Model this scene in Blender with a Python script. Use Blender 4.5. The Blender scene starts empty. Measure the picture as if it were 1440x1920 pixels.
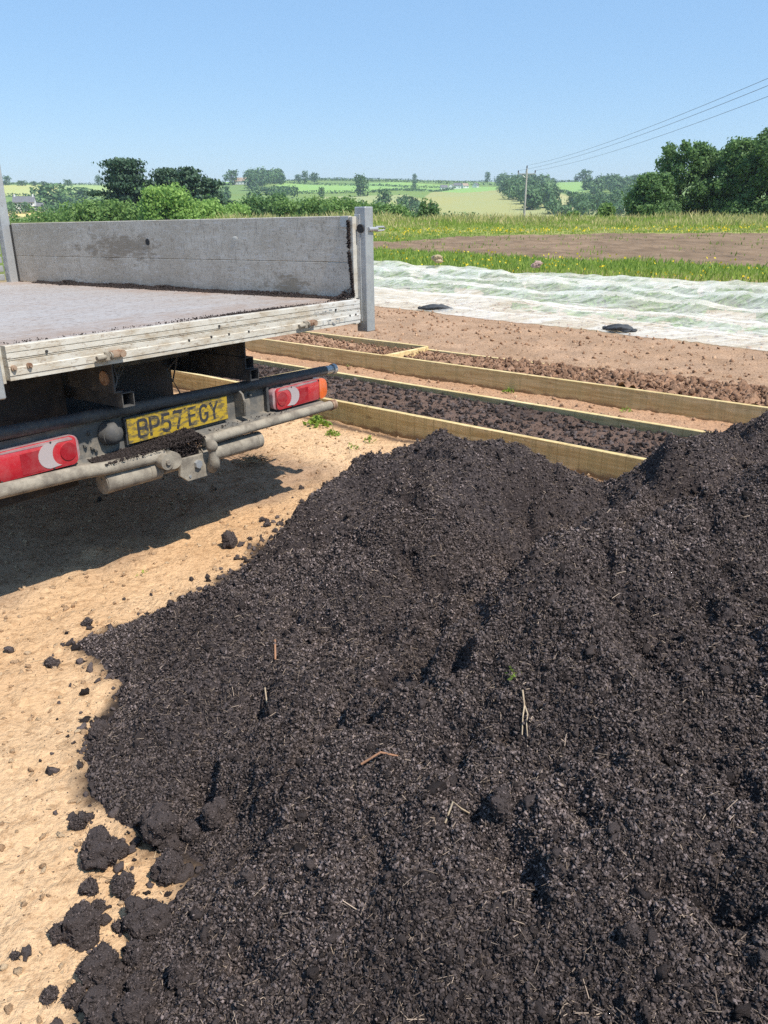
import bpy, bmesh, math, random
import numpy as np
from mathutils import Vector, Matrix, Euler
random.seed(7)
RNG = np.random.default_rng(11)
SC = bpy.context.scene
COL = SC.collection

# ------------------------------------------------------------------ camera
F_PX, PITCH, ROLL, CAM_H = 1493.0, math.radians(20.51), -0.0033, 1.5
cam = bpy.data.cameras.new('camera')
cam.sensor_fit = 'VERTICAL'; cam.sensor_height = 36.0
cam.lens = F_PX / 1920 * 36.0
cam.clip_start = 0.05; cam.clip_end = 9000
camo = bpy.data.objects.new('camera', cam); COL.objects.link(camo)
fw = Vector((0, math.cos(PITCH), -math.sin(PITCH))); up = Vector((0, math.sin(PITCH), math.cos(PITCH))); rt = Vector((1, 0, 0))
c_, s_ = math.cos(ROLL), math.sin(ROLL)
r2 = rt * c_ + up * s_; u2 = up * c_ - rt * s_
m3 = Matrix((r2, u2, -fw)).transposed()
camo.matrix_world = Matrix.Translation((0, 0, CAM_H)) @ m3.to_4x4()
SC.camera = camo

# ------------------------------------------------------------------ light
SUN = Vector((0.497, -0.42, 1.0)).normalized()
sun = bpy.data.lights.new('sun', 'SUN'); sun.energy = 4.5; sun.angle = math.radians(0.53); sun.color = (1.0, 0.95, 0.87)
suno = bpy.data.objects.new('sun', sun); COL.objects.link(suno)
suno.rotation_euler = SUN.to_track_quat('Z', 'Y').to_euler()
suno.location = (20, -7, 32)
W = bpy.data.worlds.new("World"); SC.world = W; W.use_nodes = True
nt = W.node_tree; bg = nt.nodes['Background']
sky = nt.nodes.new('ShaderNodeTexSky'); sky.sky_type = 'NISHITA'; sky.sun_disc = False
sky.sun_elevation = math.asin(SUN.z); sky.sun_rotation = math.atan2(SUN.x, SUN.y)
sky.altitude = 50; sky.air_density = 1.1; sky.dust_density = 0.1; sky.ozone_density = 2.2
hs = nt.nodes.new('ShaderNodeHueSaturation'); hs.inputs['Saturation'].default_value = 1.12
nt.links.new(sky.outputs[0], hs.inputs['Color'])
mxs = nt.nodes.new('ShaderNodeMix'); mxs.data_type = 'RGBA'; mxs.inputs[0].default_value = .55; mxs.inputs[7].default_value = (2.45, 4.35, 7.2, 1)   # evens out the clear summer sky
nt.links.new(hs.outputs[0], mxs.inputs[6]); nt.links.new(mxs.outputs[2], bg.inputs[0]); bg.inputs[1].default_value = 0.102
SC.view_settings.view_transform = 'Standard'; SC.view_settings.look = 'None'
SC.view_settings.exposure = 0.50; SC.view_settings.gamma = 1.0
SC.cycles.max_bounces = 8; SC.cycles.transparent_max_bounces = 24; SC.cycles.volume_bounces = 0; SC.cycles.use_denoising = False

# ------------------------------------------------------------------ helpers
def sstep(t):
    t = np.clip(t, 0, 1); return t * t * (3 - 2 * t)
_T2 = RNG.random((8, 256, 256)).astype(np.float32)
def vn2(x, y, s=0):
    T = _T2[s % 8]; xi = np.floor(x).astype(int); yi = np.floor(y).astype(int)
    fx = x - xi; fy = y - yi; fx = fx * fx * (3 - 2 * fx); fy = fy * fy * (3 - 2 * fy)
    a = T[xi & 255, yi & 255]; b = T[(xi + 1) & 255, yi & 255]; c = T[xi & 255, (yi + 1) & 255]; d = T[(xi + 1) & 255, (yi + 1) & 255]
    return (a * (1 - fx) + b * fx) * (1 - fy) + (c * (1 - fx) + d * fx) * fy * 1.0
def fbm(x, y, oct=4, s=0, gain=.5):
    v = 0; a = 1; t = 0
    for i in range(oct):
        c, q = math.cos(i * 1.1 + .4), math.sin(i * 1.1 + .4); k = 2.03 ** i
        v = v + a * vn2((x * c - y * q) * k + 17.3 * i, (x * q + y * c) * k + 5.1 * i, s + i); t += a; a *= gain
    return v / t * 2 - 1
def worley(x, y, s=0):
    xi = np.floor(x).astype(int); yi = np.floor(y).astype(int)
    best = np.full(x.shape, 9.0); idv = np.zeros(x.shape)
    for i in (-1, 0, 1):
        for j in (-1, 0, 1):
            cx = xi + i; cy = yi + j
            px = cx + _T2[s % 8][cx & 255, cy & 255]; py = cy + _T2[(s + 1) % 8][cx & 255, cy & 255]
            d = (px - x) ** 2 + (py - y) ** 2; m = d < best
            best = np.where(m, d, best); idv = np.where(m, _T2[(s + 2) % 8][cx & 255, cy & 255], idv)
    return np.sqrt(best), idv
_T3 = RNG.random((48, 48, 48)).astype(np.float32)
def vn3(p):
    i = np.floor(p).astype(int); f = p - i; f = f * f * (3 - 2 * f); v = 0
    for a in (0, 1):
        for b in (0, 1):
            for c in (0, 1):
                w = (f[:, 0] if a else 1 - f[:, 0]) * (f[:, 1] if b else 1 - f[:, 1]) * (f[:, 2] if c else 1 - f[:, 2])
                v = v + w * _T3[(i[:, 0] + a) % 48, (i[:, 1] + b) % 48, (i[:, 2] + c) % 48]
    return v * 2 - 1

def tag(o, label=None, cat=None, group=None, kind=None):
    if label: o['label'] = label
    if cat: o['category'] = cat
    if group: o['group'] = group
    if kind: o['kind'] = kind
    return o
def empty(name, loc=(0, 0, 0), rot=(0, 0, 0), parent=None):
    o = bpy.data.objects.new(name, None); COL.objects.link(o); o.location = loc; o.rotation_euler = rot
    o.empty_display_size = .2; o.parent = parent
    return o
def link(name, me, mat, parent=None, smooth=False):
    if mat is not None:
        for m in (mat if isinstance(mat, (list, tuple)) else [mat]): me.materials.append(m)
    if smooth: me.polygons.foreach_set('use_smooth', np.ones(len(me.polygons), bool))
    o = bpy.data.objects.new(name, me); COL.objects.link(o); o.parent = parent
    return o
def npmesh(name, V, F, mat, parent=None, smooth=False, attrs=None):
    V = np.asarray(V, np.float32); F = np.asarray(F, np.int32); k = F.shape[1]
    me = bpy.data.meshes.new(name)
    me.vertices.add(len(V)); me.vertices.foreach_set('co', V.ravel())
    me.loops.add(F.size); me.loops.foreach_set('vertex_index', F.ravel())
    me.polygons.add(len(F)); me.polygons.foreach_set('loop_start', np.arange(len(F), dtype=np.int32) * k)
    me.update(calc_edges=True)
    for nm, val in (attrs or {}).items():
        val = np.asarray(val, np.float32)
        if val.ndim == 1:
            a = me.attributes.new(nm, 'FLOAT', 'POINT'); a.data.foreach_set('value', val)
        else:
            a = me.attributes.new(nm, 'FLOAT_COLOR', 'POINT')
            a.data.foreach_set('color', np.concatenate([val, np.ones((len(val), 1), np.float32)], 1).ravel())
    return link(name, me, mat, parent, smooth)
def gridfaces(nx, ny, keep=None):
    i = np.arange(nx - 1); j = np.arange(ny - 1); I, J = np.meshgrid(i, j, indexing='ij')
    a = I * ny + J; F = np.stack([a, a + ny, a + ny + 1, a + 1], -1)
    return F[keep] if keep is not None else F.reshape(-1, 4)
def compact(V, F, attrs=None):
    u, inv = np.unique(F, return_inverse=True)
    return V[u], inv.reshape(F.shape), {k: v[u] for k, v in (attrs or {}).items()}
def randrot(n):
    q = RNG.normal(size=(n, 4)); q /= np.linalg.norm(q, axis=1)[:, None]; w, x, y, z = q.T
    return np.stack([1-2*(y*y+z*z), 2*(x*y-z*w), 2*(x*z+y*w), 2*(x*y+z*w), 1-2*(x*x+z*z), 2*(y*z-x*w), 2*(x*z-y*w), 2*(y*z+x*w), 1-2*(x*x+y*y)], 1).reshape(-1, 3, 3)
OV = np.array([(1,0,0),(-1,0,0),(0,1,0),(0,-1,0),(0,0,1),(0,0,-1)], float)
OF = np.array([(0,2,4),(2,1,4),(1,3,4),(3,0,4),(2,0,5),(1,2,5),(3,1,5),(0,3,5)])
def crumbs(P, size, elong=.5, tint=None):
    """irregular little lumps at points P, as arrays"""
    n = len(P); V = OV[None] * (1 + .45 * RNG.uniform(-1, 1, (n, 6, 1)))
    sc = np.stack([1 + elong * RNG.random(n) * 1.6, np.ones(n), .55 + .4 * RNG.random(n)], 1) * size[:, None] * .5
    V = V * sc[:, None, :]; V = np.einsum('nij,nkj->nki', randrot(n), V) + P[:, None, :]
    F = OF[None] + (np.arange(n) * 6)[:, None, None]
    t = RNG.random(n) if tint is None else tint
    return V.reshape(-1, 3), F.reshape(-1, 3), np.repeat(t, 6)
_b = bmesh.new(); bmesh.ops.create_icosphere(_b, subdivisions=2, radius=1); IV = np.array([v.co[:] for v in _b.verts]); IF = np.array([[v.index for v in f.verts] for f in _b.faces]); _b.free()
def lumps(P, size, elong=.4, tint=None, rough=.42):
    n = len(P)
    if n == 0: return np.zeros((0, 3)), np.zeros((0, 3), int), np.zeros(0)
    ph = RNG.uniform(0, 30, (n, 1, 3)); lo = vn3((IV[None] * 1.4 + ph).reshape(-1, 3)).reshape(n, -1); R_ = 1 + .45 * lo + rough * RNG.uniform(-1, 1, (n, len(IV)))
    V = IV[None] * R_[:, :, None]; sc = np.stack([1 + elong * RNG.random(n) * 1.4, np.ones(n), .6 + .35 * RNG.random(n)], 1) * size[:, None] * .5
    V = np.einsum('nij,nkj->nki', randrot(n), V * sc[:, None, :]) + P[:, None, :]; F = IF[None] + (np.arange(n) * len(IV))[:, None, None]
    return V.reshape(-1, 3), F.reshape(-1, 3), np.repeat(RNG.random(n) if tint is None else tint, len(IV))
def bits(P, size, thr, elong=.5, tint=None):
    """small pieces as octahedra, larger ones as lumpy balls"""
    tint = RNG.random(len(P)) if tint is None else tint; b = size > thr
    A = crumbs(P[~b], size[~b], elong, tint[~b]); B = lumps(P[b], size[b], elong, tint[b])
    return np.concatenate([A[0], B[0]]), np.concatenate([A[1], B[1] + len(A[0])]), np.concatenate([A[2], B[2]])
def sticks(P, L, w, tint=None, flat=.35, nrm=None):
    """thin three-sided splinters"""
    n = len(P); a = RNG.uniform(0, 2 * np.pi, n); d = np.stack([np.cos(a), np.sin(a), flat * RNG.normal(size=n)], 1); d /= np.linalg.norm(d, axis=1)[:, None]
    if nrm is not None:
        d = d - nrm * np.sum(d * nrm, 1)[:, None] * .8; d /= np.linalg.norm(d, axis=1)[:, None]
    s = np.cross(d, [0, 0, 1.]); s /= np.linalg.norm(s, axis=1)[:, None] + 1e-9; u = np.cross(s, d)
    L = L[:, None] * .5; w = w[:, None] * .5; V = []
    for e in (-1, 1):
        for k in range(3):
            t = 2 * math.pi * k / 3; V.append(P + d * L * e + (s * math.cos(t) + u * math.sin(t)) * w)
    V = np.stack(V, 1).reshape(-1, 3)
    f = np.array([(0,1,4,3),(1,2,5,4),(2,0,3,5)]); F = f[None] + (np.arange(n) * 6)[:, None, None]
    t = RNG.random(n) if tint is None else tint
    return V, F.reshape(-1, 4), np.repeat(t, 6)
def leaves(P, size, up=.0, tint=None, aspect=.6, out=None):
    """rhombic leaf clumps"""
    n = len(P); R = randrot(n)
    a = R[:, :, 0]; b = R[:, :, 1]
    if out is not None:
        nn = out + .9 * R[:, :, 2]; nn /= np.linalg.norm(nn, axis=1)[:, None] + 1e-9
        b = np.cross(nn, a); b /= np.linalg.norm(b, axis=1)[:, None] + 1e-9; a = np.cross(b, nn)
    sz = size[:, None]; V = np.stack([P - a * sz, P - b * sz * aspect, P + a * sz, P + b * sz * aspect], 1)
    V[:, :, 2] += RNG.uniform(-.25, .25, (n, 4)) * sz * 1
    F = np.arange(n * 4).reshape(n, 4); t = RNG.random(n) if tint is None else tint
    return V.reshape(-1, 3), F, np.repeat(t, 4)

class MB:
    """collects primitives into one bmesh"""
    def __init__(s): s.b = bmesh.new()
    def _bev(s, geom_verts, w, seg=2):
        if w <= 0: return
        es = {e for v in geom_verts for e in v.link_edges}
        bmesh.ops.bevel(s.b, geom=list(es), offset=w, segments=seg, affect='EDGES', profile=.6, clamp_overlap=True)
    def box(s, x0, x1, y0, y1, z0, z1, bev=.002, seg=1, M=None):
        r = bmesh.ops.create_cube(s.b, size=1); vs = r['verts']
        for v in vs:
            v.co = Vector(((x0 + x1) / 2 + v.co.x * (x1 - x0), (y0 + y1) / 2 + v.co.y * (y1 - y0), (z0 + z1) / 2 + v.co.z * (z1 - z0)))
            if M is not None: v.co = M @ v.co
        s._bev(vs, bev, seg); return s
    def cyl(s, p0, p1, r0, r1=None, seg=16, cap=True):
        p0 = Vector(p0); p1 = Vector(p1); r1 = r0 if r1 is None else r1
        d = (p1 - p0); M = Matrix.Translation((p0 + p1) / 2) @ d.to_track_quat('Z', 'Y').to_matrix().to_4x4()
        bmesh.ops.create_cone(s.b, cap_ends=cap, segments=seg, radius1=r0, radius2=r1, depth=d.length, matrix=M); return s
    def sph(s, c, r, sx=1, sy=1, sz=1, u=16, v=10):
        M = Matrix.Translation(c) @ Matrix.Diagonal((sx, sy, sz, 1)); bmesh.ops.create_uvsphere(s.b, u_segments=u, v_segments=v, radius=r, matrix=M); return s
    def tube(s, pts, r, seg=8):
        rings = []; pts = [Vector(p) for p in pts]; n = len(pts)
        rs = r if isinstance(r, (list, tuple)) else [r] * n
        for i, p in enumerate(pts):
            d = (pts[min(i + 1, n - 1)] - pts[max(i - 1, 0)]).normalized(); a = d.cross(Vector((.13, .2, 1))).normalized(); b = d.cross(a)
            rings.append([s.b.verts.new(p + (a * math.cos(t) + b * math.sin(t)) * rs[i]) for t in [2 * math.pi * k / seg for k in range(seg)]])
        for i in range(n - 1):
            for k in range(seg): s.b.faces.new((rings[i][k], rings[i][(k + 1) % seg], rings[i + 1][(k + 1) % seg], rings[i + 1][k]))
        s.b.faces.new(rings[0][::-1]); s.b.faces.new(rings[-1]); return s
    def prism(s, poly, plane, d0, d1, bev=0):
        """poly 2D extruded along the third axis; plane 'xz' (along y), 'yz' (along x), 'xy' (along z)"""
        def P(a, b, d): return {'xz': (a, d, b), 'yz': (d, a, b), 'xy': (a, b, d)}[plane]
        A = [s.b.verts.new(P(a, b, d0)) for a, b in poly]; B = [s.b.verts.new(P(a, b, d1)) for a, b in poly]
        f1 = s.b.faces.new(A); f2 = s.b.faces.new(B[::-1])
        for i in range(len(poly)): s.b.faces.new((A[i], B[i], B[(i + 1) % len(poly)], A[(i + 1) % len(poly)]))
        s._bev(A + B, bev); return s
    def build(s, name, mat, parent=None, smooth=False):
        bmesh.ops.recalc_face_normals(s.b, faces=s.b.faces)
        me = bpy.data.meshes.new(name); s.b.to_mesh(me); s.b.free()
        if smooth:
            me.polygons.foreach_set('use_smooth', np.ones(len(me.polygons), bool))
            try: me.set_sharp_from_angle(angle=math.radians(38))
            except Exception: pass
        o = link(name, me, mat, parent); return o

# ------------------------------------------------------------------ materials
class NT:
    def __init__(s, name):
        s.m = bpy.data.materials.new(name); s.m.use_nodes = True; s.t = s.m.node_tree; s.p = s.t.nodes['Principled BSDF']; s.out = s.t.nodes['Material Output']
    def n(s, typ, **kw):
        nd = s.t.nodes.new(typ)
        for k, v in kw.items(): setattr(nd, k, v)
        return nd
    def l(s, a, b): s.t.links.new(a, b)
    def coord(s, kind='Object', scale=(1, 1, 1)):
        if kind == 'World': o = s.n('ShaderNodeNewGeometry').outputs['Position']
        else: o = s.n('ShaderNodeTexCoord').outputs[kind]
        if scale != (1, 1, 1):
            mp = s.n('ShaderNodeMapping'); mp.inputs['Scale'].default_value = scale; s.l(o, mp.inputs[0]); o = mp.outputs[0]
        return o
    def noise(s, co, scale, detail=4, rough=.55, dist=0):
        nd = s.n('ShaderNodeTexNoise'); nd.inputs['Scale'].default_value = scale; nd.inputs['Detail'].default_value = detail
        nd.inputs['Roughness'].default_value = rough; nd.inputs['Distortion'].default_value = dist; s.l(co, nd.inputs['Vector'])
        mr = s.n('ShaderNodeMapRange'); mr.inputs[1].default_value = .24; mr.inputs[2].default_value = .76; s.l(nd.outputs['Fac'], mr.inputs[0]); return mr.outputs[0]
    def voro(s, co, scale, feature='F1', out='Distance'):
        nd = s.n('ShaderNodeTexVoronoi'); nd.feature = feature; nd.inputs['Scale'].default_value = scale; s.l(co, nd.inputs['Vector']); return nd.outputs[out]
    def ramp(s, fac, stops):
        nd = s.n('ShaderNodeValToRGB'); cr = nd.color_ramp
        while len(cr.elements) < len(stops): cr.elements.new(.5)
        for e, (p, c) in zip(cr.elements, stops):
            e.position = p; e.color = (c, c, c, 1) if isinstance(c, (int, float)) else (*c, 1)
        s.l(fac, nd.inputs[0]); return nd.outputs[0]
    def mix(s, fac, a, b, blend='MIX'):
        nd = s.n('ShaderNodeMix'); nd.data_type = 'RGBA'; nd.blend_type = blend
        for v, i in ((fac, 0), (a, 6), (b, 7)):
            if isinstance(v, (int, float)): nd.inputs[i].default_value = v if i == 0 else (v, v, v, 1)
            elif isinstance(v, tuple): nd.inputs[i].default_value = (*v, 1)
            else: s.l(v, nd.inputs[i])
        return nd.outputs[2]
    def math(s, op, a, b=0.0):
        nd = s.n('ShaderNodeMath'); nd.operation = op
        for i, v in enumerate((a, b)):
            if isinstance(v, (int, float)): nd.inputs[i].default_value = v
            else: s.l(v, nd.inputs[i])
        return nd.outputs[0]
    def attr(s, name, out='Fac'):
        nd = s.n('ShaderNodeAttribute'); nd.attribute_name = name; return nd.outputs[out]
    def xyz(s, co):
        nd = s.n('ShaderNodeSeparateXYZ'); s.l(co, nd.inputs[0]); return nd.outputs
    def bump(s, h, strength=.4, dist=.01):
        nd = s.n('ShaderNodeBump'); nd.inputs['Strength'].default_value = strength; nd.inputs['Distance'].default_value = dist
        s.l(h, nd.inputs['Height']); s.l(nd.outputs[0], s.p.inputs['Normal']); return nd
    def set(s, col=None, rough=None, metal=None, spec=None):
        for v, k in ((col, 'Base Color'), (rough, 'Roughness'), (metal, 'Metallic'), (spec, 'Specular IOR Level')):
            if v is None: continue
            if isinstance(v, (int, float)): s.p.inputs[k].default_value = v
            elif isinstance(v, tuple): s.p.inputs[k].default_value = (*v, 1)
            else: s.l(v, s.p.inputs[k])
        return s

def m_worn(name, base, dirt, dscale=6, dlo=.45, dhi=.75, rough=.5, metal=0, bump=.15, damt=.8, speck=0, spec=.5, streak=(1, 1, 1)):
    n = NT(name); co = n.coord('Object', streak) if streak != (1, 1, 1) else n.coord()
    f = n.ramp(n.noise(co, dscale, 8, .65), [(dlo, 0.0), (dhi, damt)])
    fine = n.noise(co, dscale * 9, 3)
    c = n.mix(f, base, dirt); c = n.mix(n.ramp(fine, [(.3, .0), (.75, .35)]), c, tuple(v * .72 for v in base))
    if speck: c = n.mix(n.ramp(n.voro(co, 38), [(.06, speck), (.12, 0.0)]), c, (.03, .025, .02))
    n.set(c, n.ramp(f, [(0, rough), (1, min(1, rough + .3))]), metal, spec); n.bump(fine, bump, .002); return n.m
def m_tint(name, dark, light, rough=.9, spec=.25, trans=0, nscale=0, bump=0):
    """colour set per clump or crumb by the 'tint' attribute"""
    n = NT(name); c = n.ramp(n.attr('tint'), [(0, dark), (.75, tuple((a + b) / 2 for a, b in zip(dark, light))), (1, light)])
    if nscale:
        c = n.mix(n.ramp(n.noise(n.coord('World'), nscale, 2), [(.35, .0), (.65, .55)]), c, tuple(v * 1.5 for v in light), 'MIX')
    n.set(c, rough, 0, spec)
    if bump: n.bump(n.noise(n.coord('World'), bump, 4, .8), 1.0, .006)
    if trans:
        tr = n.n('ShaderNodeBsdfTranslucent'); n.l(c, tr.inputs[0]); mx = n.n('ShaderNodeMixShader'); mx.inputs[0].default_value = trans
        n.l(n.p.outputs[0], mx.inputs[1]); n.l(tr.outputs[0], mx.inputs[2]); n.l(mx.outputs[0], n.out.inputs[0])
    return n.m

# compost: near-black heap mesh, painted darker than its crumbs to shade the gaps
n = NT('compost'); co = n.coord('World')
cc = n.ramp(n.noise(co, 90, 4, .7), [(.2, (.026, .0205, .0205)), (.6, (.095, .076, .073)), (.9, (.23, .185, .175))])
cc = n.mix(n.ramp(n.noise(co, 2.2, 3), [(.4, 0.0), (.7, .45)]), cc, (.05, .036, .031))
n.set(cc, .92, 0, .12)
hh = n.math('ADD', n.noise(co, 130, 4, .75), n.math('MULTIPLY', n.voro(co, 75), -.8)); n.bump(hh, .9, .012)
M_COMPOST = n.m
M_CRUMB = m_tint('compost_crumb', (.038, .030, .028), (.50, .395, .365), .9, .12, bump=260)
M_FIBRE = m_tint('wood_fibre', (.12, .09, .072), (.50, .385, .29), .9, .1)
M_GRIT = m_tint('sandy_grit', (.45, .28, .16), (.74, .54, .34), .95, .1, bump=200)
M_STRAW = m_tint('dry_straw', (.30, .19, .10), (.70, .54, .34), .85, .2)

# ground sheet: colour attribute painted per field, fine variation and small crack shadows painted in the nodes
n = NT('earth'); co = n.coord('World')
base = n.attr('soil', 'Color')
v1 = n.ramp(n.noise(co, 1.6, 5, .6), [(.3, .0), (.7, 1.0)])
c = n.mix(n.math('MULTIPLY', v1, .35), base, n.mix(1.0, base, (.84, .77, .68), 'MULTIPLY'))
c = n.mix(n.ramp(n.noise(co, 130, 3, .7), [(.16, .45), (.34, 0.0)]), c, n.mix(1.0, c, (.50, .42, .36), 'MULTIPLY'))
c = n.mix(n.ramp(n.noise(co, 55, 4, .7), [(.42, 0.0), (.75, .5)]), c, n.mix(1.0, c, (1.35, 1.38, 1.42), 'MULTIPLY'))
c = n.mix(n.ramp(n.noise(co, 24, 5, .7), [(.28, .55), (.46, 0.0)]), c, n.mix(1.0, c, (.55, .48, .42), 'MULTIPLY'))
n.set(c, .95, 0, .1)
n.bump(n.math('ADD', n.noise(co, 60, 5, .7), n.math('MULTIPLY', n.voro(co, 44), -.7)), .7, .014)
M_EARTH = n.m
n = NT('hill_field'); co = n.coord('World'); base = n.attr('soil', 'Color')
c = n.mix(n.ramp(n.noise(co, .012, 5, .6), [(.35, 0.0), (.7, .45)]), base, n.mix(1.0, base, (1.15, 1.0, .78), 'MULTIPLY'))
n.set(c, 1.0, 0, 0.0); M_HILL = n.m

def make_timber(name, marks):
    n = NT(name); co = n.coord('Object', (.55, 6, 9))
    g = n.noise(co, 3.2, 6, .6, 1.2)
    c = n.ramp(g, [(.3, (.52, .37, .16)), (.5, (.64, .48, .23)), (.72, (.74, .58, .31))])
    c = n.mix(n.ramp(n.noise(n.coord('Object'), 1.7, 3), [(.45, 0.0), (.65, .45)]), c, (.60, .48, .22))
    kn = n.ramp(n.voro(n.coord('Object', (1, 1, 2.2)), 1.9), [(.05, 1.0), (.11, 0.0)]); c = n.mix(kn, c, (.17, .09, .035))
    st = n.ramp(n.noise(n.coord('Object', (7, .3, .3)), 2.4, 2), [(.56, 0.0), (.62, .30)]); c = n.mix(st, c, (.38, .32, .15))
    mk = n.math('LESS_THAN', n.math('FRACT', n.math('ADD', n.math('MULTIPLY', n.xyz(n.coord('Object'))[0], 6.3), n.math('MULTIPLY', n.noise(n.coord('Object', (1, .1, .1)), 1.2, 2), .5))), .045)
    c = n.mix(n.math('MULTIPLY', mk, marks), c, (.36, .27, .12))
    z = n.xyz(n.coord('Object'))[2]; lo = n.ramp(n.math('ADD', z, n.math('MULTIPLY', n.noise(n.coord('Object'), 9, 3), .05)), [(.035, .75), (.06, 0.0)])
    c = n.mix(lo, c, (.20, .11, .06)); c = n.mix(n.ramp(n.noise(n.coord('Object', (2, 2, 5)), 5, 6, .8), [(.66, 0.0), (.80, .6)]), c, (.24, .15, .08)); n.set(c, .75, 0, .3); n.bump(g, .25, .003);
    return n.m
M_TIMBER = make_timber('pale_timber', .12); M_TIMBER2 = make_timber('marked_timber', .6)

M_GALV = m_worn('galvanised_steel', (.50, .505, .50), (.25, .255, .26), 22, .4, .8, .42, .55, .1, .6)
M_ALU = m_worn('dirty_aluminium', (.60, .575, .51), (.34, .27, .18), 7, .42, .8, .55, .15, .12, .7, streak=(1, 1, 2.5))
M_DARK = m_worn('chassis_paint', (.045, .047, .052), (.12, .11, .095), 8, .4, .75, .55, 0, .2, .7)
M_DUST = m_worn('dusty_steel', (.31, .27, .21), (.12, .10, .08), 16, .35, .72, .85, 0, .35, .8)
M_SHELF = m_worn('dusty_bumper', (.115, .11, .10), (.24, .205, .16), 9, .38, .7, .75, 0, .25, .9)
M_RUST = m_worn('rusty_steel', (.36, .25, .17), (.16, .07, .035), 25, .4, .65, .8, .1, .4, .9)
M_RUBBER = m_worn('rubber', (.02, .02, .021), (.09, .075, .06), 9, .45, .8, .8, 0, .2, .7)
M_CABLE = m_worn('grey_cable', (.16, .16, .16), (.09, .08, .07), 30, .4, .8, .6)
M_WHITE = m_worn('white_paint', (.78, .78, .76), (.5, .47, .4), 5, .5, .85, .4, 0, .05, .4)
M_GLASS = m_worn('dark_window', (.03, .035, .04), (.05, .05, .05), 5, .5, .9, .08, 0, 0, .3)
M_SLATE = m_worn('slate_roof', (.16, .16, .17), (.1, .1, .1), 2, .4, .8, .7)
M_TILE = m_worn('pale_roof', (.40, .30, .22), (.28, .2, .15), 2, .4, .8, .8)
M_POLE = m_worn('weathered_pole', (.48, .45, .40), (.2, .18, .15), 6, .4, .8, .85, streak=(1, 1, .2))
M_PORC = m_worn('insulator', (.08, .06, .05), (.05, .04, .04), 6, .4, .8, .3)

# side board: brushed aluminium planks with grime patches where the load rubbed
n = NT('side_board'); co = n.coord(); X = n.xyz(co)
c = n.mix(n.ramp(n.noise(n.coord('Object', (1, .5, 3)), 5, 7, .7), [(.35, 0.0), (.75, .8)]), (.97, .92, .84), (.74, .66, .56))
def patch(n, co, yc, zc, ry, rz, X, gain=2.2, sc=7):
    a = n.math('DIVIDE', n.math('SUBTRACT', X[1], yc), ry); b = n.math('DIVIDE', n.math('SUBTRACT', X[2], zc), rz)
    d = n.math('SQRT', n.math('ADD', n.math('MULTIPLY', a, a), n.math('MULTIPLY', b, b)))
    return n.ramp(n.math('ADD', n.math('SUBTRACT', 1.0, d), n.math('MULTIPLY', n.math('SUBTRACT', n.noise(co, sc, 7, .75), .5), gain)), [(.15, 0.0), (.55, 1.0)])
co_s = n.coord('Object', (1, .8, 2))
c = n.mix(n.ramp(n.noise(n.coord('Object', (1, 1, 1.6)), 14, 8, .8), [(.50, 0.0), (.70, .6)]), c, (.34, .28, .22))
c = n.mix(n.ramp(n.noise(n.coord('Object', (1, .7, .7)), 2.2, 5, .7), [(.40, 0.0), (.66, .6)]), c, (.50, .44, .37))
c = n.mix(n.ramp(n.noise(co, 60, 4, .8), [(.64, 0.0), (.70, .8)]), c, (.14, .11, .09))
c = n.mix(n.math('MULTIPLY', patch(n, co_s, 1.95, 1.33, .55, .10, X), .9), c, (.14, .09, .06))
c = n.mix(n.math('MULTIPLY', patch(n, co_s, .52, 1.14, .25, .07, X), .85), c, (.17, .12, .07))
c = n.mix(n.math('MULTIPLY', n.ramp(n.math('ADD', X[2], n.math('MULTIPLY', n.noise(co, 9, 5), .12)), [(1.16, .8), (1.24, 0.0)]), .8), c, (.33, .285, .22))
c = n.mix(n.ramp(n.noise(n.coord('Object', (1, 40, 3)), 2.4, 4, .7), [(.66, 0.0), (.74, .5)]), c, (.2, .18, .16))
c = n.mix(n.ramp(n.noise(n.coord('Object', (1, 3, 30)), 3.0, 5, .7), [(.62, 0.0), (.72, .45)]), c, (.62, .61, .60))
n.set(c, .5, .05, .5); n.bump(n.noise(n.coord('Object', (1, 4, 30)), 9, 4), .12, .002); M_SIDE = n.m
# deck
n = NT('deck_sheet'); co = n.coord(); X = n.xyz(co)
c = n.mix(n.ramp(n.noise(n.coord('Object', (1.0, 3, 1)), 3, 7, .65), [(.35, 0.0), (.7, .7)]), (.385, .35, .325), (.36, .305, .265))
e1 = n.ramp(n.math('ADD', X[0], n.math('MULTIPLY', n.noise(co, 4, 6, .7), .5)), [(-.0, 0.0), (.40, .95)])
c = n.mix(e1, c, (.33, .22, .16))
c = n.mix(n.ramp(n.noise(n.coord('Object', (3, .7, 1)), 5, 6, .75), [(.58, 0.0), (.80, .5)]), c, (.34, .255, .20))
c = n.mix(n.ramp(n.noise(co, 34, 6, .8), [(.56, 0.0), (.66, .6)]), c, (.17, .12, .09))
e2 = n.ramp(n.math('ADD', X[1], n.math('MULTIPLY', n.noise(co, 5, 6, .75), .9)), [(.42, .8), (.95, 0.0)]); c = n.mix(e2, c, (.30, .21, .15))
c = n.mix(n.ramp(n.noise(n.coord('Object', (.6, 12, 1)), 5, 4, .7), [(.64, 0.0), (.70, .4)]), c, (.5, .48, .47))
n.set(c, .55, .1, .4); n.bump(n.noise(co, 40, 4), .1, .002); M_DECK = n.m
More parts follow.
